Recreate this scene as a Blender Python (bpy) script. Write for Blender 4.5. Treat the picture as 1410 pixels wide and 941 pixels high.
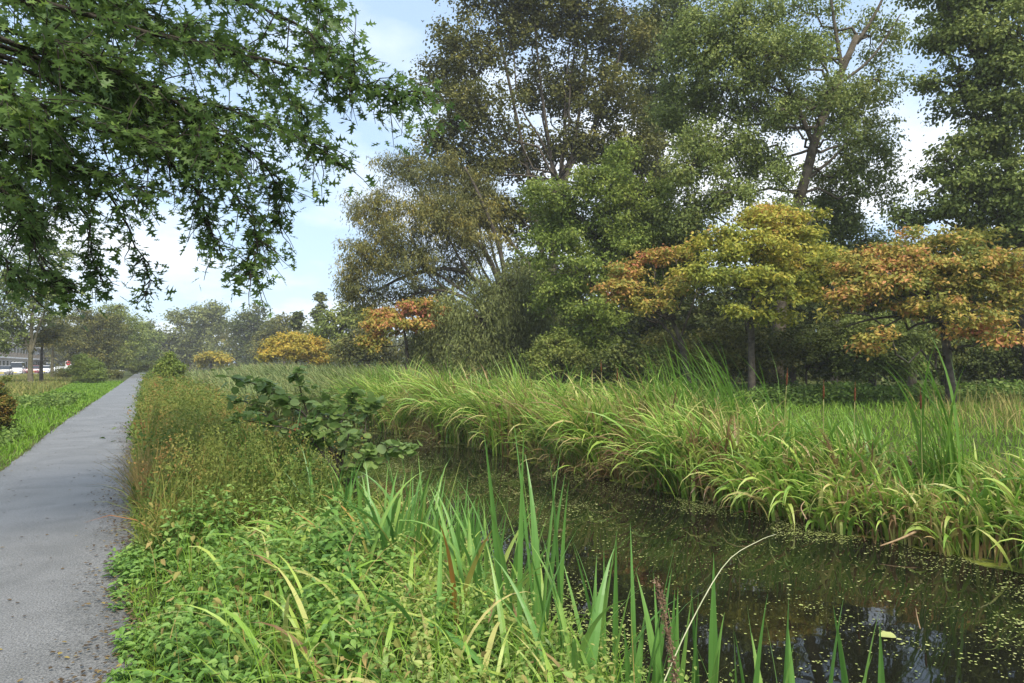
import bpy, bmesh, math, random
import numpy as np
from mathutils import Vector, Matrix
R = math.radians
rng = np.random.default_rng(7)
random.seed(7)
for o in list(bpy.data.objects): bpy.data.objects.remove(o)
scn = bpy.context.scene
col = scn.collection

# ------------------------------------------------------------------ camera
YAW, PITCH, FPX, EYE = 28.95, 1.98, 940.0, 1.6
cam = bpy.data.cameras.new('camera'); camo = bpy.data.objects.new('camera', cam); col.objects.link(camo)
cam.sensor_width = 36; cam.lens = 36*FPX/1410; cam.clip_start = 0.05; cam.clip_end = 3000
camo.location = (0, 0, EYE); camo.rotation_euler = (R(90+PITCH), 0, R(-YAW))
scn.camera = camo
CM = camo.rotation_euler.to_matrix()
sY, cY = math.sin(R(YAW)), math.cos(R(YAW))
def at(px, py, d):
    """point seen at photograph pixel (px, py), d metres ahead of the camera"""
    v = CM @ Vector(((px-705)/FPX, (470.5-py)/FPX, -1))
    k = d/(v.x*sY+v.y*cY)
    return np.array([v.x*k, v.y*k, EYE+v.z*k])
def depth_of(x, y): return x*sY+y*cY

# ------------------------------------------------------------------ sky and sun
SUN_EL, SUN_AZ = 54.0, 186.0          # azimuth clockwise from +Y
w = bpy.data.worlds.new('World'); scn.world = w; w.use_nodes = True
nt = w.node_tree; nt.nodes.clear()
N = nt.nodes.new; LK = nt.links.new
out = N('ShaderNodeOutputWorld'); bg = N('ShaderNodeBackground'); bg.inputs[1].default_value = 0.097
sky = N('ShaderNodeTexSky'); sky.sky_type = 'NISHITA'; sky.sun_disc = False
sky.sun_elevation = R(SUN_EL); sky.sun_rotation = R(SUN_AZ); sky.dust_density = 1.5; sky.ozone_density = 1.2
tc = N('ShaderNodeTexCoord'); sep = N('ShaderNodeSeparateXYZ'); LK(tc.outputs['Generated'], sep.inputs[0])
mz = N('ShaderNodeMath'); mz.operation = 'MAXIMUM'; mz.inputs[1].default_value = 0.0; LK(sep.outputs['Z'], mz.inputs[0])
az_ = N('ShaderNodeMath'); az_.operation = 'ADD'; az_.inputs[1].default_value = 0.22; LK(mz.outputs[0], az_.inputs[0])
dx = N('ShaderNodeMath'); dx.operation = 'DIVIDE'; LK(sep.outputs['X'], dx.inputs[0]); LK(az_.outputs[0], dx.inputs[1])
dy = N('ShaderNodeMath'); dy.operation = 'DIVIDE'; LK(sep.outputs['Y'], dy.inputs[0]); LK(az_.outputs[0], dy.inputs[1])
cb = N('ShaderNodeCombineXYZ'); LK(dx.outputs[0], cb.inputs[0]); LK(dy.outputs[0], cb.inputs[1]); cb.inputs[2].default_value = 5.1
nz = N('ShaderNodeTexNoise'); nz.inputs['Scale'].default_value = 1.25; nz.inputs['Detail'].default_value = 7; nz.inputs['Roughness'].default_value = 0.52
LK(cb.outputs[0], nz.inputs['Vector'])
rp = N('ShaderNodeValToRGB'); rp.color_ramp.elements[0].position = 0.47; rp.color_ramp.elements[1].position = 0.70
LK(nz.outputs['Fac'], rp.inputs[0])
mx = N('ShaderNodeMix'); mx.data_type = 'RGBA'
sc_ = N('ShaderNodeMix'); sc_.data_type = 'RGBA'; sc_.inputs[0].default_value = 0.55   # thin high veil
LK(sky.outputs[0], sc_.inputs[6]); sc_.inputs[7].default_value = (4.2, 5.6, 7.4, 1)
LK(rp.outputs[0], mx.inputs[0]); LK(sc_.outputs[2], mx.inputs[6]); mx.inputs[7].default_value = (6.9, 7.2, 7.5, 1)
LK(mx.outputs[2], bg.inputs[0]); LK(bg.outputs[0], out.inputs[0])

sl = bpy.data.lights.new('sun', 'SUN'); sl.energy = 2.9; sl.angle = R(32); sl.color = (1, .93, .80)
so = bpy.data.objects.new('sun', sl); col.objects.link(so)
a = R(SUN_AZ); e = R(SUN_EL)
sd = Vector((math.sin(a)*math.cos(e), math.cos(a)*math.cos(e), math.sin(e)))
so.rotation_euler = sd.to_track_quat('Z', 'Y').to_euler()
scn.view_settings.view_transform = 'Standard'; scn.view_settings.look = 'None'
scn.view_settings.exposure = 1.05; scn.view_settings.gamma = 1

# ------------------------------------------------------------------ helpers
def tag(o, label=None, cat=None, group=None, kind=None):
    if label: o['label'] = label
    if cat: o['category'] = cat
    if group: o['group'] = group
    if kind: o['kind'] = kind
    return o
def empty(name, loc, label, cat, group=None):
    o = bpy.data.objects.new(name, None); col.objects.link(o); o.location = tuple(float(c) for c in loc)
    o.empty_display_size = 0.2
    return tag(o, label, cat, group)
class Batch:
    """collects numpy geometry; built as ONE mesh object"""
    def __init__(s): s.v=[]; s.f=[]; s.t=[]; s.n=0
    def add(s, V, F, T):
        """V (n,3); F list of (k, array(m,k)); T per-face values for each"""
        s.v.append(V)
        for (Fa, Ta) in zip(F, T): s.f.append(Fa+s.n); s.t.append(Ta)
        s.n += len(V)
    def inst(s, tv, tf, pos, X, Y, Z, size, t):
        """copies of a small template: tv (k,3), tf list of index tuples"""
        n = len(pos); k = len(tv)
        size = np.broadcast_to(size, (n,))
        V = pos[:,None,:] + size[:,None,None]*(tv[None,:,0,None]*X[:,None,:]+tv[None,:,1,None]*Y[:,None,:]+tv[None,:,2,None]*Z[:,None,:])
        V = V.reshape(-1,3)
        off = (np.arange(n)*k)[:,None]
        by = {}
        for f in tf: by.setdefault(len(f), []).append(f)
        for L, fs in by.items():
            fs = np.array(fs)
            F = (off[:,:,None]+fs[None,:,:]).reshape(-1, L)
            s.f.append(F+s.n); s.t.append(np.repeat(t, len(fs)))
        s.v.append(V); s.n += len(V)
    def build(s, name, mat, parent=None, smooth=False, origin=None):
        V = np.concatenate(s.v) if s.v else np.zeros((0,3))
        if origin is not None: V = V-np.array(origin)
        me = bpy.data.meshes.new(name)
        me.vertices.add(len(V)); me.vertices.foreach_set('co', V.astype(np.float32).ravel())
        loops = np.concatenate([f.ravel() for f in s.f]); sizes = np.concatenate([np.full(len(f), f.shape[1]) for f in s.f])
        me.loops.add(len(loops)); me.loops.foreach_set('vertex_index', loops.astype(np.int32))
        me.polygons.add(len(sizes)); st = np.concatenate([[0], np.cumsum(sizes)[:-1]])
        me.polygons.foreach_set('loop_start', st.astype(np.int32)); me.polygons.foreach_set('loop_total', sizes.astype(np.int32))
        me.polygons.foreach_set('use_smooth', np.full(len(sizes), smooth))
        me.update(calc_edges=True)
        at_ = me.attributes.new('t', 'FLOAT', 'FACE'); at_.data.foreach_set('value', np.concatenate(s.t).astype(np.float32))
        o = bpy.data.objects.new(name, me); col.objects.link(o)
        if mat: me.materials.append(mat)
        if origin is not None and parent is None: o.location = tuple(float(c) for c in origin)
        if parent is not None: o.parent = parent
        return o
def norm(a): return a/np.maximum(np.linalg.norm(a, axis=-1, keepdims=True), 1e-9)
def frames(n, Z, droop=None):
    """random in-plane X,Y for normals Z; droop biases Y (leaf axis)"""
    a = rng.normal(size=(n,3)) if droop is None else droop
    Yv = norm(a - (a*Z).sum(1, keepdims=True)*Z)
    return np.cross(Yv, Z), Yv
def tube(B, pts, rad, sides=6, t=0.5):
    pts = np.array(pts, float); rad = np.broadcast_to(np.array(rad, float), (len(pts),))
    tan = norm(np.gradient(pts, axis=0)); ref = np.array([0.31, 0.17, 0.93]) if abs(tan[0,2]) < .9 else np.array([1.,0.1,0])
    U = norm(np.cross(tan, ref)); W = np.cross(tan, U)
    an = np.arange(sides)*2*math.pi/sides
    V = (pts[:,None,:]+rad[:,None,None]*(np.cos(an)[None,:,None]*U[:,None,:]+np.sin(an)[None,:,None]*W[:,None,:])).reshape(-1,3)
    F = []
    for i in range(len(pts)-1):
        for j in range(sides):
            F.append((i*sides+j, i*sides+(j+1)%sides, (i+1)*sides+(j+1)%sides, (i+1)*sides+j))
    F = np.array(F)
    B.add(V, [F], [np.full(len(F), t)])
    cap = (np.arange(sides)+(len(pts)-1)*sides)[None,:]; cap0 = np.arange(sides)[::-1][None,:]
    B.f.append(cap+B.n-len(V)); B.t.append(np.array([t])); B.f.append(cap0+B.n-len(V)); B.t.append(np.array([t]))
def curve(p0, p1, n=6, bow=(0,0,0), wig=0.0):
    s = np.linspace(0, 1, n)[:,None]
    p = np.array(p0)*(1-s)+np.array(p1)*s + np.array(bow)*np.sin(s*math.pi)
    if wig:
        q = rng.normal(size=(n,3))*wig; q[0] = 0; q[-1] = 0; p = p+q
    return p
def smooth_path(pts, n=24):
    pts = np.array(pts, float); m = len(pts)
    if m < 3: return curve(pts[0], pts[-1], n)
    P = np.vstack([2*pts[0]-pts[1], pts, 2*pts[-1]-pts[-2]]); outp = []
    for k in np.linspace(0, m-1-1e-6, n):
        i = int(k); u = k-i; a, b, c, d = P[i], P[i+1], P[i+2], P[i+3]
        outp.append(.5*((2*b)+(-a+c)*u+(2*a-5*b+4*c-d)*u*u+(-a+3*b-3*c+d)*u**3))
    return np.array(outp)
def blades(B, base, az, length, th0, kap, width, segs=5, twist=None, t=None, p=1.5, prof=0, fold=0.0):
    """curving leaf strips: th0 start tilt from vertical, kap added bend along the leaf"""
    n = len(base); s = np.linspace(0, 1, segs+1)
    th = th0[:,None]+kap[:,None]*(s[None,:]**p)
    ds = length[:,None]/segs
    hx = np.concatenate([np.zeros((n,1)), np.cumsum(np.sin((th[:,1:]+th[:,:-1])/2)*ds, 1)], 1)
    hz = np.concatenate([np.zeros((n,1)), np.cumsum(np.cos((th[:,1:]+th[:,:-1])/2)*ds, 1)], 1)
    ca, sa = np.cos(az), np.sin(az)
    P = np.stack([base[:,0,None]+hx*ca[:,None], base[:,1,None]+hx*sa[:,None], base[:,2,None]+hz], 2)
    if twist is None: twist = rng.normal(size=n)*0.5
    tw = twist[:,None]*(0.3+s[None,:])
    side = np.stack([-sa, ca, np.zeros(n)], 1)[:,None,:]
    nrm = np.stack([-np.cos(th)*ca[:,None], -np.cos(th)*sa[:,None], np.sin(th)], 2)
    sv = np.cos(tw)[:,:,None]*side+np.sin(tw)[:,:,None]*nrm
    wp = [np.minimum(1, 2.3*(1-s))*(.55+.45*np.minimum(1, s*5)), (1-s**2.2)*(.75+.25*np.minimum(1, s*4))][prof]
    wp = np.maximum(wp, .03)
    hw = .5*width[:,None,None]*wp[None,:,None]
    if t is None: t = rng.random(n)
    if fold > 0:
        nn = np.cross(sv, norm(np.gradient(P, axis=1)))
        V = np.stack([P-sv*hw, P-nn*hw*fold, P+sv*hw], 2).reshape(-1,3); k = 3
        q = []
        for i in range(segs):
            a = i*3; q += [(a, a+1, a+4, a+3), (a+1, a+2, a+5, a+4)]
    else:
        V = np.stack([P-sv*hw, P+sv*hw], 2).reshape(-1,3); k = 2
        q = [(i*2, i*2+1, i*2+3, i*2+2) for i in range(segs)]
    q = np.array(q)
    F = ((np.arange(n)*k*(segs+1))[:,None,None]+q[None]).reshape(-1,4)
    # colour value drifts a little towards the tip
    sg = np.repeat(np.arange(segs)/segs, 2 if fold > 0 else 1)
    T = (t[:,None]+0.10*(sg[None,:]-.4)).ravel()
    B.add(V, [F], [T])
    return P
# smooth value noise for patchiness (2-D)
_ph = rng.random((24,3))*6.28; _fr = rng.normal(size=(24,2))
def vnoise(x, y, sc=1.0):
    r = 0
    for i in range(12): r = r+np.sin(x*_fr[i,0]*sc*1.4+y*_fr[i,1]*sc*1.4+_ph[i,0]+1.3*np.sin(y*_fr[i,0]*sc*.7+_ph[i,1]))
    return np.clip(.5+r/12*.95, 0, 1)

# ------------------------------------------------------------------ materials
def principled(name, base=(.5,.5,.5), rough=.6, spec=.3, metal=0.0):
    m = bpy.data.materials.new(name); m.use_nodes = True; n = m.node_tree; b = n.nodes['Principled BSDF']
    b.inputs['Base Color'].default_value = (*base, 1); b.inputs['Roughness'].default_value = rough
    b.inputs['Specular IOR Level'].default_value = spec; b.inputs['Metallic'].default_value = metal
    return m, n, b
def noisy(name, c1, c2, scale=8, rough=.7, spec=.2, bump=0.0, bscale=None, detail=6, obj=True, lo=.35, hi=.65, metal=0.0):
    m, n, b = principled(name, c1, rough, spec, metal)
    tcn = n.nodes.new('ShaderNodeTexCoord'); z = n.nodes.new('ShaderNodeTexNoise'); z.inputs['Scale'].default_value = scale; z.inputs['Detail'].default_value = detail
    n.links.new(tcn.outputs['Object'], z.inputs['Vector'])
    r_ = n.nodes.new('ShaderNodeValToRGB'); r_.color_ramp.elements[0].color = (*c1,1); r_.color_ramp.elements[1].color = (*c2,1)
    r_.color_ramp.elements[0].position = lo; r_.color_ramp.elements[1].position = hi
    n.links.new(z.outputs['Fac'], r_.inputs[0]); n.links.new(r_.outputs[0], b.inputs['Base Color'])
    if bump:
        z2 = n.nodes.new('ShaderNodeTexNoise'); z2.inputs['Scale'].default_value = bscale or scale*4; z2.inputs['Detail'].default_value = 4
        n.links.new(tcn.outputs['Object'], z2.inputs['Vector'])
        bu = n.nodes.new('ShaderNodeBump'); bu.inputs['Strength'].default_value = 1; bu.inputs['Distance'].default_value = bump
        n.links.new(z2.outputs['Fac'], bu.inputs['Height']); n.links.new(bu.outputs[0], b.inputs['Normal'])
    return m
def foliage(name, stops, nscale=.35, namt=.35, transl=.3, rough=.5, spec=.16, tamt=.8):
    """leaf colour runs along a ramp by a random value per leaf plus broad patches in space"""
    m = bpy.data.materials.new(name); m.use_nodes = True; n = m.node_tree; b = n.nodes['Principled BSDF']
    o = n.nodes['Material Output']
    A = n.nodes.new('ShaderNodeAttribute'); A.attribute_name = 't'
    g = n.nodes.new('ShaderNodeNewGeometry'); z = n.nodes.new('ShaderNodeTexNoise'); z.inputs['Scale'].default_value = nscale; z.inputs['Detail'].default_value = 3
    n.links.new(g.outputs['Position'], z.inputs['Vector'])
    m1 = n.nodes.new('ShaderNodeMath'); m1.operation = 'MULTIPLY_ADD'; m1.inputs[1].default_value = namt*3; m1.inputs[2].default_value = -namt*1.5
    n.links.new(z.outputs['Fac'], m1.inputs[0])
    m2 = n.nodes.new('ShaderNodeMath'); m2.operation = 'MULTIPLY_ADD'; m2.inputs[1].default_value = tamt
    n.links.new(A.outputs['Fac'], m2.inputs[0]); n.links.new(m1.outputs[0], m2.inputs[2])
    r_ = n.nodes.new('ShaderNodeValToRGB'); cr = r_.color_ramp
    while len(cr.elements) > 1: cr.elements.remove(cr.elements[-1])
    cr.elements[0].position = stops[0][0]; cr.elements[0].color = (*stops[0][1], 1)
    for p_, c_ in stops[1:]: e_ = cr.elements.new(p_); e_.color = (*c_, 1)
    n.links.new(m2.outputs[0], r_.inputs[0]); n.links.new(r_.outputs[0], b.inputs['Base Color'])
    b.inputs['Roughness'].default_value = rough; b.inputs['Specular IOR Level'].default_value = spec
    tr = n.nodes.new('ShaderNodeBsdfTranslucent'); n.links.new(r_.outputs[0], tr.inputs['Color'])
    mxs = n.nodes.new('ShaderNodeMixShader'); mxs.inputs[0].default_value = transl
    n.links.new(b.outputs[0], mxs.inputs[1]); n.links.new(tr.outputs[0], mxs.inputs[2]); n.links.new(mxs.outputs[0], o.inputs['Surface'])
    return m
def G(h):   # sRGB hex to linear
    c = [int(h[i:i+2],16)/255 for i in (0,2,4)]
    return tuple(((x+.055)/1.055)**2.4 if x > .04 else x/12.92 for x in c)

bark = noisy('bark', (.055,.045,.035), (.13,.11,.085), 5, .9, .1, .03, 20)
bark_pale = noisy('bark_pale', (.12,.10,.07), (.24,.20,.15), 4, .9, .1, .03, 18)
bark_green = noisy('bark_green', (.09,.085,.05), (.16,.14,.09), 5, .9, .1, .03, 20)

# ------------------------------------------------------------------ terrain
def interp(v, xs, ys): return np.interp(v, xs, ys)
def near_line(y): return interp(y, [-20, 0, 3, 5, 9, 14, 20, 30, 60, 400], [2.3, 2.45, 2.65, 2.9, 3.4, 3.5, 3.45, 3.3, 3.8, 8])
def far_line(y): return interp(y, [-20, 4, 12, 18, 24, 30, 60, 400], [8.6, 8.4, 8.35, 8.15, 7.3, 6.9, 7.6, 12])
WATER = -0.6
def path_off(y): return np.where(y > 20, .0155*(y-20), 0.0)
def ground_z(x, y):
    nl, fl = near_line(y), far_line(y)
    near = interp_vec(x, [nl*0-1e4, nl*0+.15, nl*.4, nl*.75, nl, nl+.55], [0, 0, -.04, -.28, -.6, -1.25])
    far = interp_vec(x, [fl-.5, fl, fl+.6, fl+1.6, fl+3.5, fl+22, fl+60, fl*0+1e4], [-1.25, -.6, -.38, -.16, -.05, .12, .35, .35])
    z = np.where(x < (nl+fl)/2, near, far)
    z = z + .05*(vnoise(x*1.5, y*1.5)-.5)*np.clip(np.abs(x+.85)-1.1, 0, 1)
    fade = np.clip((y-260)/60, 0, 1)
    return z*(1-fade)
def interp_vec(x, xs, ys):
    x = np.asarray(x, float); r = np.full(x.shape, float(ys[0]))
    for i in range(len(xs)-1):
        u = np.clip((x-xs[i])/np.maximum(xs[i+1]-xs[i], 1e-6), 0, 1); u = u*u*(3-2*u) if i not in (0,) else u
        r = np.where(x >= xs[i], ys[i]*(1-u)+ys[i+1]*u, r)
    return r
def grid(xs, ys, zf, name, mat):
    Xg, Yg = np.meshgrid(xs, ys); Z = zf(Xg, Yg); V = np.stack([Xg, Yg, Z], 2).reshape(-1,3)
    nx = len(xs); ny = len(ys); i = np.arange(nx-1)[None,:]+(np.arange(ny-1)*nx)[:,None]
    F = np.stack([i, i+1, i+nx+1, i+nx], 2).reshape(-1,4)
    B = Batch(); B.add(V, [F], [np.zeros(len(F))]); return B.build(name, mat, smooth=True)
xs = np.unique(np.concatenate([np.linspace(-900,-60,12), np.linspace(-60,-4,30), np.linspace(-4,14,110), np.linspace(14,60,30), np.linspace(60,900,12)]))
ys = np.unique(np.concatenate([np.linspace(-400,-20,8), np.linspace(-20,45,160), np.linspace(45,320,90), np.linspace(320,1500,10)]))
m_ground = noisy('soil_and_grass', (.035,.045,.014), (.085,.10,.03), .8, .95, .05, .05, 6)
tag(grid(xs, ys, lambda x, y: ground_z(x, y)-.004, 'ground', m_ground), kind='structure')

# asphalt path, slightly ragged edges
m_path, n_, b_ = principled("asphalt", (.2,.2,.21), .5, .5)
tcn = n_.nodes.new('ShaderNodeTexCoord')
z1 = n_.nodes.new('ShaderNodeTexNoise'); z1.inputs['Scale'].default_value = 90; z1.inputs['Detail'].default_value = 3
z2 = n_.nodes.new('ShaderNodeTexNoise'); z2.inputs['Scale'].default_value = 1.1; z2.inputs['Detail'].default_value = 6
v1 = n_.nodes.new('ShaderNodeTexVoronoi'); v1.inputs['Scale'].default_value = 130
for q in (z1, z2, v1): n_.links.new(tcn.outputs['Object'], q.inputs['Vector'])
r1 = n_.nodes.new('ShaderNodeValToRGB'); r1.color_ramp.elements[0].position = .3; r1.color_ramp.elements[1].position = .72
r1.color_ramp.elements[0].color = (.07,.068,.064,1); r1.color_ramp.elements[1].color = (.285,.278,.262,1)
n_.links.new(z1.outputs['Fac'], r1.inputs[0])
r2 = n_.nodes.new('ShaderNodeValToRGB'); z2.inputs['Distortion'].default_value = 1.2; r2.color_ramp.elements[0].position = .35; r2.color_ramp.elements[1].position = .7
r2.color_ramp.elements[0].color = (.72,.72,.71,1); r2.color_ramp.elements[1].color = (1.05,1.05,1.07,1)
n_.links.new(z2.outputs['Fac'], r2.inputs[0])
mm = n_.nodes.new('ShaderNodeMix'); mm.data_type = 'RGBA'; mm.blend_type = 'MULTIPLY'; mm.inputs[0].default_value = 1
n_.links.new(r1.outputs[0], mm.inputs[6]); n_.links.new(r2.outputs[0], mm.inputs[7]); n_.links.new(mm.outputs[2], b_.inputs['Base Color'])
bu = n_.nodes.new('ShaderNodeBump'); bu.inputs['Distance'].default_value = .004; n_.links.new(v1.outputs['Distance'], bu.inputs['Height']); n_.links.new(bu.outputs[0], b_.inputs['Normal'])
yy = np.concatenate([np.linspace(-8, 30, 320), np.linspace(30.5, 160, 120)])
l_ = -1.72+path_off(yy)+.05*(vnoise(yy*6, yy*0+3)-.5)+.06*(vnoise(yy*2, yy*0+9)-.5)
r_e = .02+path_off(yy)+.10*(vnoise(yy*5, yy*0+5)-.5)+.12*(vnoise(yy*1.5, yy*0+1)-.5)
k = np.linspace(0,1,7)
V = np.stack([(l_[:,None]*(1-k)+r_e[:,None]*k), np.repeat(yy[:,None],7,1), np.repeat((.012+.012*np.sin(k*math.pi))[None,:], len(yy), 0)], 2).reshape(-1,3)
i = np.arange(6)[None,:]+(np.arange(len(yy)-1)*7)[:,None]; F = np.stack([i, i+1, i+8, i+7], 2).reshape(-1,4)
B = Batch(); B.add(V, [F], [np.zeros(len(F))]); tag(B.build('path', m_path, smooth=True), kind='structure')

# road beyond the tree row, with kerbs
m_road = noisy('road_asphalt', (.26,.26,.27), (.34,.34,.35), 3, .85, .2)
m_kerb = noisy('kerb_concrete', (.34,.33,.32), (.45,.44,.42), 5, .85, .2)
def box_b(B, lo, hi, t=.5):
    x0,y0,z0 = lo; x1,y1,z1 = hi
    V = np.array([[x0,y0,z0],[x1,y0,z0],[x1,y1,z0],[x0,y1,z0],[x0,y0,z1],[x1,y0,z1],[x1,y1,z1],[x0,y1,z1]], float)
    F = np.array([[0,3,2,1],[4,5,6,7],[0,1,5,4],[1,2,6,5],[2,3,7,6],[3,0,4,7]])
    B.add(V, [F], [np.full(6, t)])
B = Batch(); box_b(B, (-18.6, 10, -.1), (-12.8, 260, .012)); tag(B.build('road', m_road), kind='structure')
B = Batch(); box_b(B, (-12.8, 10, -.1), (-12.65, 260, .12)); box_b(B, (-18.75, 10, -.1), (-18.6, 260, .12)); tag(B.build('kerb', m_kerb), kind='structure')
B = Batch(); box_b(B, (-23.5, 10, -.1), (-18.75, 260, .115)); tag(B.build('pavement', m_kerb), kind='structure')

# water
m_water, n_, b_ = principled('water', (.008,.008,.005), .02, .5)
b_.inputs['IOR'].default_value = 1.33
tcn = n_.nodes.new('ShaderNodeTexCoord'); z1 = n_.nodes.new('ShaderNodeTexNoise'); z1.inputs['Scale'].default_value = 2.2; z1.inputs['Detail'].default_value = 2
n_.links.new(tcn.outputs['Object'], z1.inputs['Vector']); bu = n_.nodes.new('ShaderNodeBump'); bu.inputs['Distance'].default_value = .0035; bu.inputs['Strength'].default_value = .6
n_.links.new(z1.outputs['Fac'], bu.inputs['Height']); n_.links.new(bu.outputs[0], b_.inputs['Normal'])
B = Batch(); box_b(B, (1.6, -15, WATER-.02), (14, 270, WATER)); tag(B.build('water', m_water), kind='structure')

# ------------------------------------------------------------------ leaf templates
def fold_leaf(outline, h=.12):
    """outline: half widths along the axis -> two-sided leaf folded on its midrib; axis Y from 0 to 1"""
    n = len(outline); V = []; F = []
    for (y, x) in outline: V += [(-x, y, h*x*2), (0, y, 0), (x, y, h*x*2)]
    for i in range(n-1):
        a = i*3; F += [(a, a+1, a+4, a+3), (a+1, a+2, a+5, a+4)]
    return np.array(V), F
L_DIAMOND = (np.array([(0,0,0),(.27,.45,.06),(0,1,0),(-.27,.45,.06)]), [(0,1,2,3)])
L_NARROW = (np.array([(0,0,0),(.11,.4,.0),(0,1,-.05),(-.11,.4,.0)]), [(0,1,2,3)])
L_BROAD = (np.array([(0,0,0),(.34,.28,.08),(.3,.7,.05),(0,1,-.05),(-.3,.7,.05),(-.34,.28,.08)]), [(0,1,2,3),(0,3,4,5)])
L_NETTLE = fold_leaf([(0,.02),(.18,.27),(.45,.27),(.75,.13),(1,.005)], .22)
L_ROUND = fold_leaf([(0,.04),(.15,.3),(.4,.43),(.7,.38),(.9,.2),(1,.05)], .10)
# pin-oak leaf: pointed lobes and deep bays
half = [(0,.0),(.04,.015),(.22,.02),(.25,.27),(.36,.16),(.42,.06),(.66,.50),(.62,.28),(.64,.08),(.74,.10),(.86,.24),(.86,.08),(1.0,.0)]
ov = [(x, y, .16*x) for (y, x) in half]+[(-x, y, .16*x) for (y, x) in half[1:-1]][::-1]
nh = len(half); rt = list(range(nh)); lf = [0]+[len(ov)-k_ for k_ in range(1, nh-1)]+[nh-1]
L_OAK = (np.array(ov), [tuple(rt), tuple(lf[::-1])])

def scatter_leaves(B, tmpl, P, size, up=.6, outward=None, rnd=.7, droop=0.0, t=None):
    n = len(P); Z = rng.normal(size=(n,3))*rnd; Z[:,2] += up
    if outward is not None: Z = Z+outward*.6
    Z = norm(Z); a = rng.normal(size=(n,3)); a[:,2] -= droop*2
    X, Y = frames(n, Z, a)
    sz = size*(.6+.75*rng.random(n))
    B.inst(tmpl[0], tmpl[1], P, X, Y, Z, sz, rng.random(n) if t is None else t)

# ------------------------------------------------------------------ trees
def make_tree(name, label, cat, d, base, trunk, lobes, mat, barkm, leaf=L_DIAMOND, lsize=.2, dens=1.0, clump=.8, per=42,
              flat=.65, droop=0.0, shell=.45, group=None, trunk_r=.3, hang=0.0, limb_r=.11, up=.6, wig=.15, extra_limbs=()):
    """lobes: (px, py, rx, ry, dd[, density]) measured on the photograph at depth d+dd; trunk: points (px, py[, dd])"""
    bp = at(base[0], base[1], d); bp[2] = float(ground_z(bp[0], bp[1]))-.05
    root = empty(name, bp, label, cat, group)
    TP = [bp]+[at(q[0], q[1], d+(q[2] if len(q) > 2 else 0)) for q in trunk]
    tp = smooth_path(TP, 14); Bt = Batch()
    tube(Bt, tp, np.linspace(trunk_r, max(trunk_r*.45, .04), len(tp))*np.concatenate([[1.25,1.08], np.ones(len(tp)-2)]), 9)
    for L in extra_limbs:
        pts = smooth_path([at(q[0], q[1], d+(q[2] if len(q) > 2 else 0)) for q in L[0]], 12)
        tube(Bt, pts, np.linspace(L[1], L[1]*.35, 12), 7)
    Bc = Batch()
    for lb in lobes:
        px, py, rx, ry, dd = lb[:5]; dn = lb[5] if len(lb) > 5 else 1.0
        dl = d+dd; s = dl/FPX; c = at(px, py, dl); ax = np.array([rx*s, (rx+ry)*.5*s*.9, ry*s])
        # limb from the nearest trunk point below the lobe
        cand = tp[3:]; sc = np.linalg.norm(cand-c, axis=1)+np.maximum(0, cand[:,2]-c[2]+ax[2]*.3)*1.5
        q0 = cand[np.argmin(sc)]
        limb = curve(q0, c, 8, (0,0,.12*np.linalg.norm(c-q0)*(-.6 if c[2] > q0[2] else .5)), wig)
        tube(Bt, limb, np.linspace(limb_r*(.6+.4*min(1, ax[2]/3)), .03, 8), 5)
        vol = rx*ry*s*s/(clump*clump); nc = int(max(4, 10.0*vol*dens*dn))
        dr = norm(rng.normal(size=(nc,3))); rr = shell+(1-shell)*rng.random(nc)**.6
        Rm = np.array([[cY, sY],[-sY, cY]])   # image-right / depth axes in the world
        loc = dr*rr[:,None]*ax
        w3 = np.stack([loc[:,0]*cY+loc[:,1]*sY, -loc[:,0]*sY+loc[:,1]*cY, loc[:,2]], 1)
        cc = c+w3*(1+.18*rng.normal(size=(nc,1)))
        csz = clump*(.5+.9*rng.random(nc)); k_ = np.maximum(5, (1.45*per*(csz/clump)**2)).astype(int)
        idx = np.repeat(np.arange(nc), k_); g_ = rng.normal(size=(len(idx),3))*.36*csz[idx,None]; g_[:,2] *= flat
        P = cc[idx]+g_
        if hang: P[:,2] -= hang*rng.random(len(idx))**1.4*csz[idx]
        P[:,2] = np.maximum(P[:,2], bp[2]+.15)
        tv = np.clip(.5+.24*rng.normal(size=nc)[idx]+.2*rng.normal(size=len(idx)), 0, 1)
        outw = norm(norm(P-cc[idx])*1.2+norm(P-c)*.6)
        scatter_leaves(Bc, leaf, P, lsize, up, outw, .55, droop, tv)
        for j in range(0, nc, 3):
            q1 = limb[np.argmin(np.linalg.norm(limb-cc[j], axis=1))]
            tube(Bt, curve(q1, cc[j], 4, (0,0,-.05), .05), np.array([.035,.026,.018,.01]), 3)
    Bt.build('trunk', barkm, root, smooth=True, origin=bp)
    Bc.build('crown', mat, root, origin=bp)
    return root

F_olive = foliage('leaf_olive', [(0,(0.078,0.086,0.023)),(.45,(0.141,0.148,0.037)),(.8,(0.227,0.211,0.055)),(1,(0.312,0.264,0.062))], .25, .25, .3)
F_willow = foliage('leaf_willow', [(0,(0.121,0.141,0.043)),(.5,(0.206,0.231,0.073)),(1,(0.327,0.337,0.117))], .22, .25, .25)
F_brownwillow = foliage('leaf_willow_brown', [(0,(0.098,0.110,0.037)),(.4,(0.183,0.187,0.059)),(.7,(0.289,0.250,0.066)),(1,(0.393,0.312,0.066))], .2, .4, .3)
F_green = foliage('leaf_green', [(0,(0.102,0.154,0.026)),(.5,(0.206,0.268,0.052)),(1,(0.373,0.405,0.091))], .3, .3, .35)
F_ash = foliage('leaf_ash', [(0,(0.107,0.146,0.038)),(.5,(0.205,0.257,0.065)),(1,(0.356,0.376,0.106))], .2, .3, .3)
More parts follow.
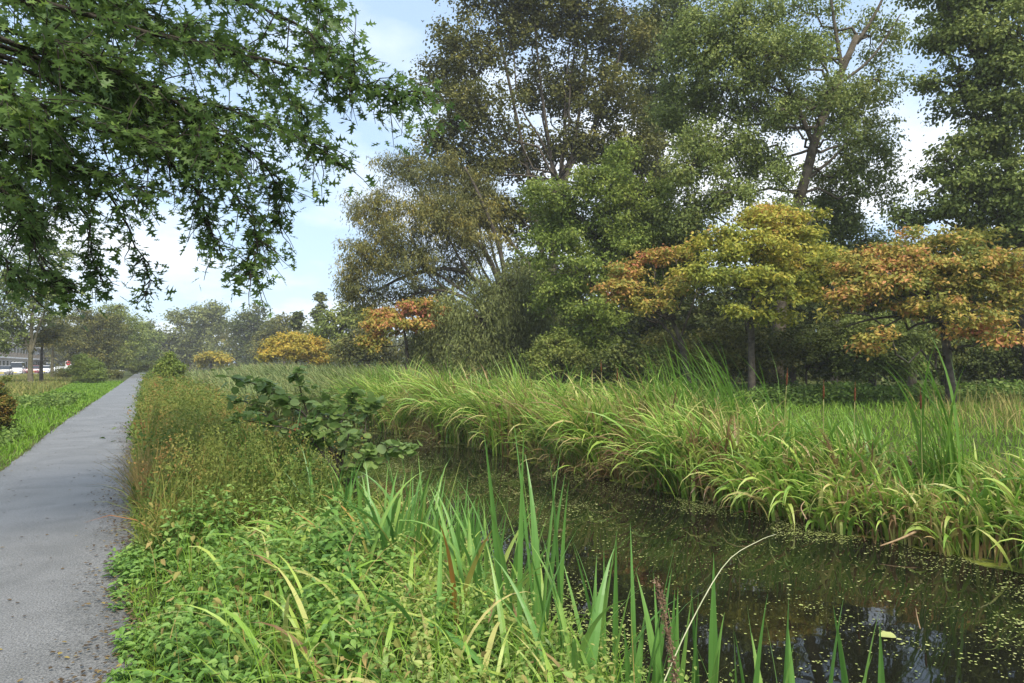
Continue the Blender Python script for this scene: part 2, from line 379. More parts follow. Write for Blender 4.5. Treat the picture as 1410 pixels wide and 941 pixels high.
F_dark = foliage('leaf_dark', [(0,(0.061,0.082,0.019)),(.5,(0.112,0.140,0.036)),(1,(0.207,0.214,0.059))], .3, .3, .3)
F_yellow = foliage('leaf_autumn', [(0,(.20,.24,.045)),(.32,(.34,.35,.055)),(.6,(.48,.42,.07)),(.78,(.54,.32,.09)),(1,(.56,.20,.13))], .32, .42, .35, tamt=.7)
F_gold = foliage('leaf_gold', [(0,(.28,.27,.05)),(.5,(.48,.38,.06)),(1,(.58,.34,.06))], .2, .3, .35)
F_orange = foliage('leaf_orange', [(0,(.17,.20,.045)),(.3,(.32,.30,.06)),(.52,(.48,.34,.08)),(.7,(.54,.26,.10)),(.9,(.52,.17,.12))], .32, .42, .35, tamt=.7)
F_lime = foliage('leaf_lime', [(0,(0.132,0.176,0.035)),(.5,(0.220,0.264,0.060)),(1,(0.330,0.330,0.090))], .3, .3, .35)
F_oak = foliage('leaf_oak', [(0,(0.085,0.147,0.044)),(.6,(0.145,0.232,0.058)),(.88,(0.255,0.357,0.058)),(1,(0.444,0.465,0.069))], .9, .26, .5, rough=.45, spec=.3)

WG = 'trees of the wood beyond the meadow'
make_tree('tall_tree', 'tallest dark olive tree in the centre with a fan of bare stems against the sky', 'tree', 45, (735,520),
  [(750,430),(765,330),(770,250)],
  [(640,70,55,55,0,.7),(720,30,60,50,1,.7),(800,20,60,50,0,.7),(860,50,45,50,1,.7),(660,150,65,45,-1,.75),(760,120,60,50,2,.7),(840,130,60,45,0,.7),
   (600,115,35,38,0,.6),(640,215,70,40,0,.75),(600,190,30,22,0,.5),(720,215,50,40,2,.6),(800,200,60,35,1,.7),(660,290,60,35,0,.7),(870,205,50,45,1,.9),(720,300,50,40,2,.6),(680,-20,80,40,0,.8),(800,-40,110,40,0,.8)],
  F_olive, bark, L_BROAD, .19, 1.55, .85, 42, flat=.8, trunk_r=.45, limb_r=.10, shell=.25, wig=.3,
  extra_limbs=[([(755,400),(735,280),(715,180),(690,60),(680,0)],.17),([(765,330),(760,230),(745,120),(735,20)],.15),([(768,300),(790,200),(805,100),(810,0)],.16),
               ([(755,400),(700,330),(650,280),(610,250)],.14),([(768,260),(820,170),(850,90),(860,10)],.13),([(745,440),(690,380),(670,310),(640,230)],.12),([(770,330),(775,220),(780,110),(790,10)],.10)])
make_tree('dark_tree', 'dense dark narrow tree between the tall olive tree and the leaning ash', 'tree', 50, (900,520), [(900,400),(905,250)],
  [(900,60,45,60,0),(910,150,55,55,0),(890,240,60,50,0),(920,330,60,60,0),(930,20,35,45,1),(860,330,60,60,2),(900,430,70,60,1)],
  F_dark, bark, L_BROAD, .20, 1.2, .9, 46, trunk_r=.35, shell=.3)
make_tree('willow_tree', 'broad brownish willow left of the tallest tree with long low limbs', 'tree', 42, (700,520),
  [(715,470),(705,440)],
  [(560,230,38,28,0,.8),(520,290,42,35,0,.85),(590,290,55,45,-1,.85),(500,350,34,32,0,.8),(560,350,55,40,-1),(640,330,50,45,0,.7),(510,400,42,25,0,.7),(570,405,45,22,1,.6),(610,240,40,35,1,.7),(655,270,40,40,1,.6),(480,385,20,25,0,.8),(620,380,40,22,1,.6)],
  F_brownwillow, bark, L_NARROW, .27, 1.7, .8, 56, flat=.7, droop=.8, hang=.6, trunk_r=.5, limb_r=.14, shell=.3,
  extra_limbs=[([(705,445),(660,390),(620,370),(560,380),(520,400)],.2),([(705,440),(670,350),(620,300),(570,260)],.2),([(700,440),(690,350),(660,270),(640,230)],.18),([(690,450),(640,410),(590,400),(540,420)],.15)])
make_tree('weeping_willow', 'grey green weeping willow with trailing foliage down to the reeds', 'tree', 38, (700,515), [(700,440),(690,390)],
  [(690,395,48,40,0),(730,400,35,60,1),(665,440,45,40,-1),(710,460,50,45,0),(650,480,38,35,-1),(740,460,30,50,1),(690,500,40,25,-1),(620,440,30,50,2),(590,470,40,40,3)],
  F_willow, bark, L_NARROW, .26, 1.4, .75, 60, flat=.8, droop=1.3, hang=1.5, trunk_r=.35, shell=.4)
make_tree('green_tree', 'fresh green tree in the middle with layered drooping boughs', 'tree', 34, (810,515), [(825,430),(835,340)],
  [(850,215,28,22,0),(820,245,45,26,-1),(770,265,45,22,-1),(880,270,50,32,0),(740,255,25,14,0,.7),(800,300,60,25,0),(770,335,50,25,-1),(860,330,55,30,0),(800,375,60,28,-1),(760,400,35,22,-1),(815,430,45,28,-1),(900,310,40,25,1),(820,480,38,40,0),(770,300,40,30,1),(880,370,40,35,2),(930,345,40,35,2)],
  F_green, bark, L_DIAMOND, .165, 1.35, .65, 60, flat=.5, droop=.5, hang=.5, trunk_r=.28, shell=.35)
make_tree('leaning_ash', 'big grey green tree with a pale bare leaning trunk on the right', 'tree', 33, (1065,520), [(1075,430),(1085,330),(1108,250,-.5),(1125,185,-.5),(1150,120),(1180,50)],
  [(1010,30,70,50,0),(960,60,45,50,0),(1060,70,60,45,-.8),(1000,120,65,45,0),(940,140,40,40,1),(1070,140,45,40,1),(990,190,60,35,0),(1150,140,55,40,1),(1190,190,45,45,1,.8),(1160,240,60,35,1,.8),(1215,250,30,35,1,.7),(1040,215,50,30,0),(960,225,45,30,-1),(1010,265,55,28,-1),(1140,300,60,28,2,.8),(950,290,50,35,0),
   (1130,60,40,30,1,.5),(1210,110,30,40,1,.5),(1100,10,60,25,1,.6),(1210,40,45,40,1,.5),(1190,330,40,18,2,.6),(1090,330,60,35,2),(1145,120,30,26,-2.2,.8),(1080,150,30,22,-2,.8),(1120,60,40,22,-2.2,.8),(1075,285,32,18,-2,.9),(1165,170,24,14,-2,.7),(1065,240,26,18,-1.8,.8)],
  F_ash, noisy('bark_ash', (.06,.05,.036), (.13,.11,.08), 3, .9, .1, .04, 14), L_DIAMOND, .165, 1.25, .75, 68, flat=.55, droop=.6, hang=.7, trunk_r=.33, limb_r=.1, shell=.35,
  extra_limbs=[([(1108,250,-.5),(1130,232),(1150,215),(1170,190)],.1),([(1120,200,-.5),(1090,130),(1050,70),(1010,20)],.12),([(1150,120),(1200,80),(1240,20)],.09),([(1160,100),(1150,40),(1140,-30)],.12),([(1085,290,-.5),(1040,320),(990,330)],.1),([(1180,60),(1210,10),(1230,-40)],.1)])
make_tree('right_tree', 'large heavy green tree at the right edge reaching over the orange tree', 'tree', 29, (1425,520), [(1415,430),(1405,350),(1390,230),(1370,120)],
  [(1340,40,60,40,0,.85),(1400,60,60,60,-1),(1290,60,35,30,0,.6),(1330,120,45,38,0),(1400,160,55,60,-1),(1290,110,28,25,0,.5),(1340,200,50,40,0,.9),(1400,260,55,55,-1),(1320,270,50,35,0,.85),(1270,290,35,25,1,.6),(1290,230,30,28,1,.5),(1360,320,60,30,1),(1450,320,60,60,0),(1300,-20,60,40,0,.8),(1400,-30,80,50,0),(1245,300,22,16,1,.5)],
  F_ash, bark, L_BROAD, .145, 1.25, .72, 70, flat=.55, droop=.5, trunk_r=.36, limb_r=.11, shell=.3,
  extra_limbs=[([(1390,230),(1350,170),(1320,100),(1290,50)],.12),([(1400,300),(1350,250),(1300,220)],.1),([(1370,120),(1330,60),(1300,0)],.11)])
# autumn trees in flat tiers
AG = 'small autumn trees at the edge of the wood'
make_tree('autumn_tree', 'yellow tiered autumn tree in the middle of the three at the right, touched with orange', 'tree', 27, (1035,520), [(1035,450),(1040,390)],
  [(1060,300,65,15,0),(1010,322,49,15,-1),(1085,318,54,15,0),(1050,340,86,17,-1),(1000,352,38,12,-1.5),(1090,362,59,17,0),(1040,380,76,15,-1),(1000,378,41,12,-2),(1110,345,32,17,1),(1060,290,38,10,1),(1065,405,54,13,-1.5,.8),(1010,425,27,10,-2,.8),(1110,400,38,15,0),(975,330,36,10,-1),(960,370,26,10,-1.5),(1135,375,30,12,0),(1150,345,24,10,0),(1060,430,45,10,-1,.8),(1120,290,27,10,1,.7)],
  F_yellow, bark, L_DIAMOND, .16, 1.35, .5, 36, flat=.36, trunk_r=.16, limb_r=.06, shell=.05, group=AG, up=.9, droop=.4, hang=.35)
make_tree('autumn_tree', 'wide orange and yellow autumn tree at the right edge with spreading dark boughs', 'tree', 25, (1310,520), [(1300,455),(1285,410)],
  [(1300,328,70,17,0),(1240,345,54,17,0),(1350,350,59,19,-1),(1290,362,86,19,-1),(1200,365,43,17,-.5),(1390,375,43,20,-1),(1240,385,65,15,-1.5),(1180,392,41,14,-1),(1330,390,65,17,-1),(1160,410,27,12,-1),(1290,415,65,13,-2,.8),(1380,410,49,15,-1),(1350,435,49,10,-2,.8),(1385,465,43,13,-2,.8),(1150,430,19,10,-1,.7),(1175,350,34,11,0),(1165,375,30,10,0),(1250,420,55,11,-1),(1340,450,50,10,-1),(1210,470,24,25,-2,.6)],
  F_orange, bark, L_DIAMOND, .16, 1.35, .5, 36, flat=.36, trunk_r=.18, limb_r=.07, shell=.05, group=AG, up=.9, droop=.4, hang=.35,
  extra_limbs=[([(1295,440),(1250,435),(1200,440),(1165,450)],.07),([(1290,420),(1320,405),(1360,390)],.06)])
make_tree('autumn_tree', 'leftmost and smallest of the three autumn trees at the right, yellow with a pink fringe', 'tree', 29, (950,520), [(940,480),(925,440)],
  [(890,355,32,9,0),(865,372,35,12,0),(850,392,28,12,-1),(880,395,41,12,-1),(905,415,32,9,-2,.7),(930,398,32,10,-2,.7),(915,345,38,6,0,.8),(950,380,30,9,-1),(940,350,28,8,0),(870,415,26,8,-1),(845,405,16,7,-1,.8)],
  F_orange, bark, L_DIAMOND, .15, 1.35, .44, 34, flat=.36, trunk_r=.17, limb_r=.07, shell=.05, group=AG, up=.9, droop=.4, hang=.35,
  extra_limbs=[([(945,490),(915,450),(885,430),(865,425)],.07),([(935,470),(950,430),(960,400)],.06)])
make_tree('autumn_tree', 'orange and yellow autumn tree below the brown willow', 'tree', 40, (560,515), [(560,480),(555,450)],
  [(530,432,35,10,0),(575,420,32,12,0),(600,428,27,12,0),(520,450,26,13,-1),(550,445,43,10,-1),(515,470,19,12,-1),(595,442,27,7,0)],
  F_orange, bark, L_DIAMOND, .19, 2.0, .5, 36, flat=.4, trunk_r=.14, limb_r=.07, shell=.05, group=AG, up=.9, droop=.4, hang=.35)
make_tree('golden_tree', 'golden yellow domed tree standing behind the reed bed', 'tree', 66, (408,508), [(408,490)],
  [(405,466,30,12,0),(385,475,24,12,0),(428,476,22,15,0),(370,487,15,7,-1),(405,482,32,12,-1),(440,492,13,13,0)],
  F_gold, bark, L_DIAMOND, .27, 2.0, .7, 34, flat=.36, trunk_r=.2, limb_r=.08, shell=.05, group=AG, up=.9, droop=.4, hang=.35)
make_tree('golden_tree', 'smallest and farthest golden tree, a low dome against grey woodland', 'tree', 105, (291,508), [(291,497)],
  [(291,489,22,7,0),(279,495,12,7,0),(303,494,12,6,0)],
  F_gold, bark, L_DIAMOND, .38, 2.0, 1.0, 34, flat=.36, trunk_r=.25, limb_r=.1, shell=.05, group=AG, up=.9, droop=.4, hang=.35)
# far wood
FG = 'far trees closing the view up the canal'
def far_tree(label, d, px, lobes, mat, ls=.45, cl=1.9, per=34, name='far_tree', **kw):
    return make_tree(name, label, 'tree', d, (px, 508), [(px, 480), (px, lobes[0][1]+10)], lobes, mat, bark, L_BROAD, ls, 1.2, cl, per, group=FG, trunk_r=.35, shell=.35, **kw)
far_tree('hazy grey green twin topped tree farthest left of the far wood', 160, 262, [(245,440,18,14,0),(275,432,22,16,0),(250,465,28,22,0),(290,450,24,24,0),(270,490,36,20,0),(298,428,16,12,0)], F_willow)
far_tree('rounded hazy tree right of the twin topped tree', 150, 350, [(352,432,22,14,0),(340,455,28,20,0),(372,455,22,20,0),(350,485,38,22,0)], F_dark)
far_tree('low olive tree just above the golden dome', 120, 392, [(392,448,24,14,0),(400,470,32,18,0),(370,475,24,20,0)], F_olive, ls=.36, cl=1.5)
far_tree('pale green bushy tree left of the brown willow', 75, 470, [(470,435,24,16,0),(500,440,24,22,0),(450,460,25,20,0),(490,475,38,25,0),(455,490,25,15,0)], F_lime, ls=.27, cl=1.0, per=40)
far_tree('brownish scrubby tree behind the reeds, right of the pale green one', 60, 505, [(510,465,24,22,0),(480,485,24,20,0),(530,490,26,20,0)], F_brownwillow, ls=.22, cl=.9, per=40)
make_tree('scraggy_pine', 'thin scraggy dark tree sticking up above the far wood', 'tree', 95, (436,508), [(438,450),(441,410)],
  [(440,410,5,4,0),(443,424,6,5,0),(434,432,6,3,0),(412,436,6,5,0),(408,446,8,5,0),(441,442,8,7,0)], F_dark, bark, L_BROAD, .36, 2.2, .7, 26, group=FG, trunk_r=.15, limb_r=.1, shell=.1)
far_tree('grey treetop behind the golden dome', 135, 425, [(425,458,22,14,0),(415,480,28,22,0)], F_willow, ls=.4, cl=1.6)
# dark interior of the wood behind the autumn trees
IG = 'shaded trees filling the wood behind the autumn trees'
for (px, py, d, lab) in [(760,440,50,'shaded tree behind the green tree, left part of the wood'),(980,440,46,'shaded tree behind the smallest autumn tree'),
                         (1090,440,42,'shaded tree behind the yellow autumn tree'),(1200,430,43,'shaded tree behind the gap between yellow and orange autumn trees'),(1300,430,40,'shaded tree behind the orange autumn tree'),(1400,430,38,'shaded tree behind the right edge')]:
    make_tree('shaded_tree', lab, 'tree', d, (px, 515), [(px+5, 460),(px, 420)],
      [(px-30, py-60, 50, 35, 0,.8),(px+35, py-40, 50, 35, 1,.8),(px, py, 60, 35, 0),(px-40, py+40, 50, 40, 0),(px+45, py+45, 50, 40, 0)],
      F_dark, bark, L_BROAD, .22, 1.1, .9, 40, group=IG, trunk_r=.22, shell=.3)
# wood read as one mass further back
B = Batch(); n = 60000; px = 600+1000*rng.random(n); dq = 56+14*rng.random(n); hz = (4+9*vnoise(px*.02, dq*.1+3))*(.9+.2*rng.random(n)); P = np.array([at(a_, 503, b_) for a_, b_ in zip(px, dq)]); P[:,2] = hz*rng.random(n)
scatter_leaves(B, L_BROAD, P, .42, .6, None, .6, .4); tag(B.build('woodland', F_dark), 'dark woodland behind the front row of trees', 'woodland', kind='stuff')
B = Batch(); n = 26000; px = 60+760*rng.random(n); dq = 185+30*rng.random(n); hz = (5+11*vnoise(px*.03, dq*.02+3))*(.9+.2*rng.random(n)); P = np.array([at(a_, 503, b_) for a_, b_ in zip(px, dq)]); P[:,2] = hz*rng.random(n)
scatter_leaves(B, L_BROAD, P, 1.1, .6, None, .6, .4); tag(B.build('distant_woodland', F_olive), 'distant woodland along the horizon beyond the canal', 'woodland', kind='stuff')
# understorey shrubs
def shrub(label, d, px, py, lobes, mat, ls=.14, cl=.45, group='shrubs at the foot of the wood', name='shrub', leaf=L_DIAMOND, cat='shrub', per=40, dens=1.5, **kw):
    return make_tree(name, label, cat, d, (px, py), [(px, py-8)], lobes, mat, bark, leaf, ls, dens, cl, per, group=group, trunk_r=.05, limb_r=.03, shell=.25, **kw)
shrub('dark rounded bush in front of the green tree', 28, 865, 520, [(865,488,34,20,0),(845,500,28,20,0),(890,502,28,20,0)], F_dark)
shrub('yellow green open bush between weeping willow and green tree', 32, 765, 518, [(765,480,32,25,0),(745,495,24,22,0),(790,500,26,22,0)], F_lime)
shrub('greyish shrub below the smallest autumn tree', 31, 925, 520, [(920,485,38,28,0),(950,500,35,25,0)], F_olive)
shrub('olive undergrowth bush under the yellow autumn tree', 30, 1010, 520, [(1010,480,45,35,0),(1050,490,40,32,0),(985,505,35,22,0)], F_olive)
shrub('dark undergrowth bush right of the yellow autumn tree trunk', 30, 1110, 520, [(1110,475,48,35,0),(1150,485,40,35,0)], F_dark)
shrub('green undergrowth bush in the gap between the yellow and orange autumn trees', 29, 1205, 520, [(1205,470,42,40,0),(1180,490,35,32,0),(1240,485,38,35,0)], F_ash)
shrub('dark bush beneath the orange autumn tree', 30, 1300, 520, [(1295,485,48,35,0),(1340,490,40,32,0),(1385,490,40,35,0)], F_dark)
# trunks seen in the wood
for (px, top, d, lab) in [(1148,330,36,'straight pale trunk rising behind the dark undergrowth'),(1255,400,33,'dark slender trunk left of the orange autumn tree'),(1375,300,32,'stout trunk near the right edge of the wood')]:
    make_tree('wood_tree', lab, 'tree', d, (px, 520), [(px+3, 450),(px-2, top)], [(px, top-10, 45, 28, 0, .8),(px-20, top-45, 40, 25, 0, .8)], F_ash, bark_pale, L_DIAMOND, .2, 1.1, .7, 40, group='slender trees inside the wood', trunk_r=.2)

# ------------------------------------------------------------------ left: row of street trees
SG = 'young trees in a row along the road'
def row_tree(label, d, px, py, top, lobes, mat, bm, r=.2, **kw):
    make_tree('street_tree', label, 'tree', d, (px, py), [(px, py-30*56/d),(px+2, top)], lobes, mat, bm, L_BROAD, .17*max(1, d/70), 1.0, .7*max(1, d/70), 34, group=SG, trunk_r=r, limb_r=.09, shell=.3, **kw)
row_tree('nearest street tree with a mossy trunk and airy crown above the parked cars', 56, 42, 530, 430,
  [(40,380,45,32,0,.55),(75,350,36,26,0,.5),(10,400,40,30,0,.6),(5,470,20,22,0,.8),(28,462,16,14,0,.6),(20,440,24,16,0,.6),(80,400,35,26,0,.55),(35,430,40,18,0,.5),(60,330,25,20,0,.4),(85,430,22,12,0,.4),(-10,450,30,20,0,.7)], F_ash, bark_green, .24,
  extra_limbs=[([(43,490),(52,455),(62,425),(66,380)],.10),([(42,490),(30,455),(20,430),(8,400)],.09),([(44,485),(45,440),(42,390)],.08)])
row_tree('second street tree with a thin dark trunk and yellowing leaves', 60, 57, 528, 460, [(60,455,28,16,0,.8),(45,470,22,10,0,.7),(75,462,20,12,0,.7),(62,430,22,16,0,.5)], F_brownwillow, bark, .17)
row_tree('third street tree with a thin mossy trunk', 78, 72, 521, 460, [(80,450,26,18,0,.9),(95,465,24,16,0,.9),(70,470,18,10,0,.7)], F_brownwillow, bark_green, .2)
row_tree('broad olive street tree behind the round bush', 92, 118, 516, 450, [(115,445,32,20,0,1),(145,450,30,24,0,1),(100,470,28,18,0,1),(135,475,34,20,0,1),(125,495,36,14,0,.9)], F_olive, bark)
row_tree('yellow green street tree with the highest top of the far left group', 105, 150, 514, 440, [(150,432,24,14,0,1),(170,445,26,18,0,1),(140,460,30,22,0,1),(172,472,28,22,0,1),(155,495,34,16,0,1)], F_lime, bark)
row_tree('darker tree low over the end of the path', 130, 185, 512, 455, [(185,455,24,18,0,1),(205,470,22,18,0,1),(180,485,30,18,0,1),(208,492,20,14,0,1)], F_ash, bark)
row_tree('farthest small tree where the path disappears', 160, 215, 511, 470, [(212,455,18,14,0,1),(225,478,18,20,0,1),(205,495,24,12,0,1),(235,495,22,12,0,1)], F_olive, bark)
shrub('bright green round bush on the grass beside the path', 60, 122, 526, [(112,496,10,8,0),(130,503,12,9,0),(108,510,14,9,0),(130,515,16,9,0),(118,506,14,12,0),(122,521,20,6,0)], foliage('leaf_bush', [(0,(.13,.19,.04)),(.5,(.21,.28,.06)),(1,(.33,.37,.09))], .6, .3, .35), .11, .35, None, 'bush', dens=2.2)
shrub('dark low shrub right of the bright green bush', 90, 205, 516, [(190,505,16,8,0),(215,505,16,8,0)], F_dark, .2, .6, None)
shrub('dark green leafy bush rising from the weeds right of the path', 38, 232, 522, [(232,497,9,12,0),(238,508,16,10,0),(226,512,12,12,0)], F_green, .14, .3, None, 'bush')
shrub('rusty brown and green shrub at the left edge of the lawn', 15.5, -22, 600, [(-12,540,18,22,0),(-25,565,35,25,0),(5,562,14,16,0),(-20,585,36,14,0)], foliage('leaf_rust', [(0,(.06,.10,.02)),(.45,(.16,.15,.03)),(.8,(.28,.16,.04)),(1,(.3,.1,.05))], 1.5, .3, .3), .055, .13, None, 'shrub')
shrub('thick olive hedge bank under the street trees', 70, 92, 520, [(85,513,12,5,0),(100,514,12,5,0),(142,515,12,6,0),(160,515,14,6,0)], F_olive, .14, .4, None, 'hedge', cat='hedge')

# ------------------------------------------------------------------ pin oak overhanging from the left
def oak():
    bp = np.array([-4.6, 3.2, -.05]); root = empty('oak_tree', bp, 'big pin oak overhanging the path from the upper left with star shaped leaves', 'tree')
    Bt = Batch(); Bl = Batch()
    top = np.array([-4.2, 3.9, 9.0])
    trunk = smooth_path([bp, (-4.55,3.3,2.0), (-4.4,3.5,5.0), top], 14); tube(Bt, trunk, np.linspace(.26,.1,14)*np.r_[1.3,1.1,np.ones(12)], 10)
    def limb(pts, r0, r1, root_pt=None):
        P = [at(*q) for q in pts]
        if root_pt is not None: P = [np.array(root_pt)]+P
        c = smooth_path(P, 26); c = c+rng.normal(size=c.shape)*.012
        tube(Bt, c, np.linspace(r0, r1, 26), 6); return c
    def dress(c, n, spread, s0=.25, lsize=.112, sub=7, lo=-.3):
        """side twigs off the limb with leaves toward their ends"""
        L = len(c)
        for j in range(n):
            k_ = int((s0+(1-s0)*rng.random())*(L-1)); p = c[k_]; f = 1-.45*k_/L
            dv = rng.normal(size=3); dv[2] = dv[2]*.5-.25; dv = dv/np.linalg.norm(dv); tn = c[min(k_+1, L-1)]-c[max(k_-1,0)]; tn = tn/np.linalg.norm(tn)
            dv = dv*.8+tn*.7; dv /= np.linalg.norm(dv); ln = spread*f*(.4+.8*rng.random())
            e_ = p+dv*ln+np.array([0,0,-.12*ln]); tw = curve(p, e_, 5, (0,0,.06*ln), .01)
            tube(Bt, tw, np.linspace(.007,.0025,5), 4)
            m_ = max(4, int(sub*ln/.35)); ss = rng.random(m_)**.7
            P = tw[0]*(1-ss[:,None])+tw[-1]*ss[:,None]+rng.normal(size=(m_,3))*.045
            if rng.random() < .0: continue
            scatter_leaves(Bl, L_OAK, P, lsize, .75, None, .55, .55, np.clip(.45+.25*rng.normal(size=m_), 0, 1))
        m_ = n*2; k2 = (s0+(1-s0)*rng.random(m_))*(L-1); P = c[k2.astype(int)]+rng.normal(size=(m_,3))*.06
        scatter_leaves(Bl, L_OAK, P, lsize, .75, None, .55, .55)
        tipn = 7; scatter_leaves(Bl, L_OAK, c[-1]+rng.normal(size=(tipn,3))*.06, lsize, .75, None, .55, .55)
    T = lambda z: tuple(trunk[np.argmin(abs(trunk[:,2]-z))])
    spec = [
     (4.5,[(-100,-60,5),(200,40,5.8),(400,90,6.3),(500,115,6.4),(588,136,6.4)],.06,95,.75),
     (4.5,[(0,-60,5.5),(250,-20,6),(380,20,6.3),(440,60,6.4),(500,90,6.4)],.05,80,.75),
     (4.0,[(-50,40,5),(150,100,5.8),(300,150,6.2),(400,180,6.4),(470,228,6.4)],.055,95,.7),
     (3.8,[(-50,60,5.4),(120,110,6),(240,190,6.5),(320,260,6.6),(355,330,6.6),(345,385,6.5)],.055,100,.62),
     (3.8,[(50,80,5.6),(230,150,6.6),(330,200,6.8),(385,260,6.9),(375,310,6.9)],.045,80,.6),
     (3.4,[(-60,120,5.6),(80,190,6.2),(150,270,6.4),(190,340,6.4),(212,415,6.3)],.045,46,.36),
     (3.4,[(-60,150,5.6),(60,230,6),(120,300,6.2),(125,350,6.2),(145,395,6.2)],.04,42,.36),
     (3.2,[(-80,200,5.4),(0,260,5.8),(40,320,6),(60,370,6),(90,400,6)],.04,60,.5),
     (3.0,[(-120,260,5.2),(-40,320,5.6),(10,360,5.8),(30,400,5.8)],.04,45,.5),
     (5.0,[(-50,-120,5.5),(150,-80,6),(300,-60,6.4),(420,-10,6.6),(455,30,6.6)],.05,80,.8),
     (4.2,[(-80,0,5),(80,60,5.4),(200,120,5.8),(280,170,6),(330,240,6)],.05,95,.75),
     (3.8,[(-100,80,4.6),(20,130,5),(120,170,5.4),(220,200,5.8),(300,215,5.9)],.05,95,.75),
     (4.6,[(-60,-30,6),(120,20,7),(260,60,7.4),(380,120,7.6),(430,160,7.8)],.05,95,.9),
     (4.4,[(-60,40,6),(80,90,7),(180,140,7.6),(250,190,8),(290,250,8)],.05,95,.9),
     (3.6,[(-100,130,4.8),(-10,190,5.2),(60,220,5.4),(130,240,5.6),(200,262,5.8)],.04,80,.6),
     (5.2,[(-80,-100,5),(60,-40,5.6),(160,0,6),(260,40,6.4),(350,70,6.6)],.05,100,.9),
     (5.0,[(-80,-60,6),(40,0,6.8),(100,50,7.4),(150,110,7.8),(190,160,8)],.05,100,.95),
     (3.6,[(-100,60,6),(-10,120,7),(40,180,7.6),(70,240,7.8),(90,290,7.8)],.05,100,.8),
     (3.4,[(-100,160,6),(-20,220,7),(20,260,7.4),(50,320,7.6)],.04,90,.75),
     (3.7,[(60,110,5.6),(200,200,6.2),(270,260,6.3),(285,310,6.3),(300,345,6.3)],.04,60,.5),
    ]
    for (z, pts, r0, n, spr) in spec:
        c = limb(pts, r0*.5, .004, T(z)); dress(c, int(n*.92), spr)
    Bt.build('trunk', noisy('bark_oak', (.03,.026,.02), (.065,.055,.042), 6, .9, .1, .02, 25), root, smooth=True, origin=bp); Bl.build('crown', F_oak, root, origin=bp)
oak()

# ------------------------------------------------------------------ reeds on the far bank
F_reed = foliage('reed_blade', [(0,(.12,.24,.035)),(.40,(.24,.40,.06)),(.64,(.40,.50,.10)),(.79,(.56,.50,.19)),(.92,(.38,.25,.11)),(1,(.17,.095,.05))], .5, .14, .35, rough=.4, spec=.4, tamt=.95)
F_reedfar = foliage('reed_far', [(0,(.11,.16,.045)),(.5,(.22,.27,.09)),(.8,(.34,.30,.12)),(1,(.36,.23,.09))], .16, .35, .3, rough=.5, spec=.3)
B = Batch()
def reed_belt(n, y0, y1, dx0, dx1, lmin, lmax, th, kap, tr, wd, segs=6, towards=.8, az0=None, p=1.5):
    y = y0+(y1-y0)*rng.random(n)
    fx = far_line(y); u = dx0+(dx1-dx0)*rng.random(n)
    # clump the blades into tussocks
    cl = rng.random((int(n/22)+1, 2)); ci = rng.integers(0, len(cl), n)
    y = y0+(y1-y0)*cl[ci,0]+rng.normal(size=n)*.12; u = dx0+(dx1-dx0)*cl[ci,1]+rng.normal(size=n)*.12
    fx = far_line(y)+.35*(vnoise(y*2.2, y*0+7)-.5); x = fx+u
    base = np.stack([x, y, np.maximum(ground_z(x, y), WATER-.1)], 1)
    nc_ = len(cl); dt_ = rng.normal(size=nc_)*.13; lf_ = .72+.5*rng.random(nc_); da_ = rng.normal(size=nc_)*.7; kf_ = .6+.8*rng.random(nc_)
    ang = np.where(rng.random(n) < towards, math.pi+rng.normal(size=n)*.75, rng.random(n)*6.28) if az0 is None else az0+rng.normal(size=n)*.6
    L = (lmin+(lmax-lmin)*rng.random(n))*(.82+.36*vnoise(y*1.2, x))*np.interp(y, [-1,6,8,10.5,13], [.44,.48,.66,.92,.96])*lf_[ci]
    ang = ang+da_[ci]
    blades(B, base, ang, L, np.abs(rng.normal(size=n))*th[0]*1.25+th[1], (kap[0]+kap[1]*rng.random(n))*kf_[ci], wd*(.45+1.0*rng.random(n)), segs, t=np.clip(tr[0]+dt_[ci]+tr[1]*rng.normal(size=n), 0, 1), p=p)
reed_belt(5600, -1, 26, -.2, .6, 1.4, 2.3, (.16,.04), (1.2,1.3), (.48,.27), .042, 9, p=1.7)      # front blades arching over the water
reed_belt(5600, -1, 27, .3, 2.0, 1.3, 2.1, (.16,.03), (.5,1.5), (.42,.29), .037, 8, towards=.6, p=1.8)        # body
reed_belt(1200, 2, 27, .5, 2.2, 1.6, 2.1, (.15,.02), (.3,1.3), (.30,.2), .026, az0=math.pi*.85, p=2)    # taller greener leaves
reed_belt(2600, -1, 26, -.2, .4, .6, 1.2, (.3,.1), (1.4,1.5), (.95,.1), .026)       # dead straw at the waterline
reed_belt(6000, -1, 27, -.1, .7, .4, .9, (.1,.03), (0,.4), (.97,.1), .022, 4)       # upright brown stalk bases
reed_belt(3600, -1, 26, 0, 1.8, 1.2, 2.0, (.2,.05), (.6,1.7), (.83,.10), .032, 8, towards=.6, p=1.8)           # straw leaves
tag(B.build('reeds', F_reed), 'long arching green reeds crowding the far bank of the canal', 'reeds', kind='stuff')
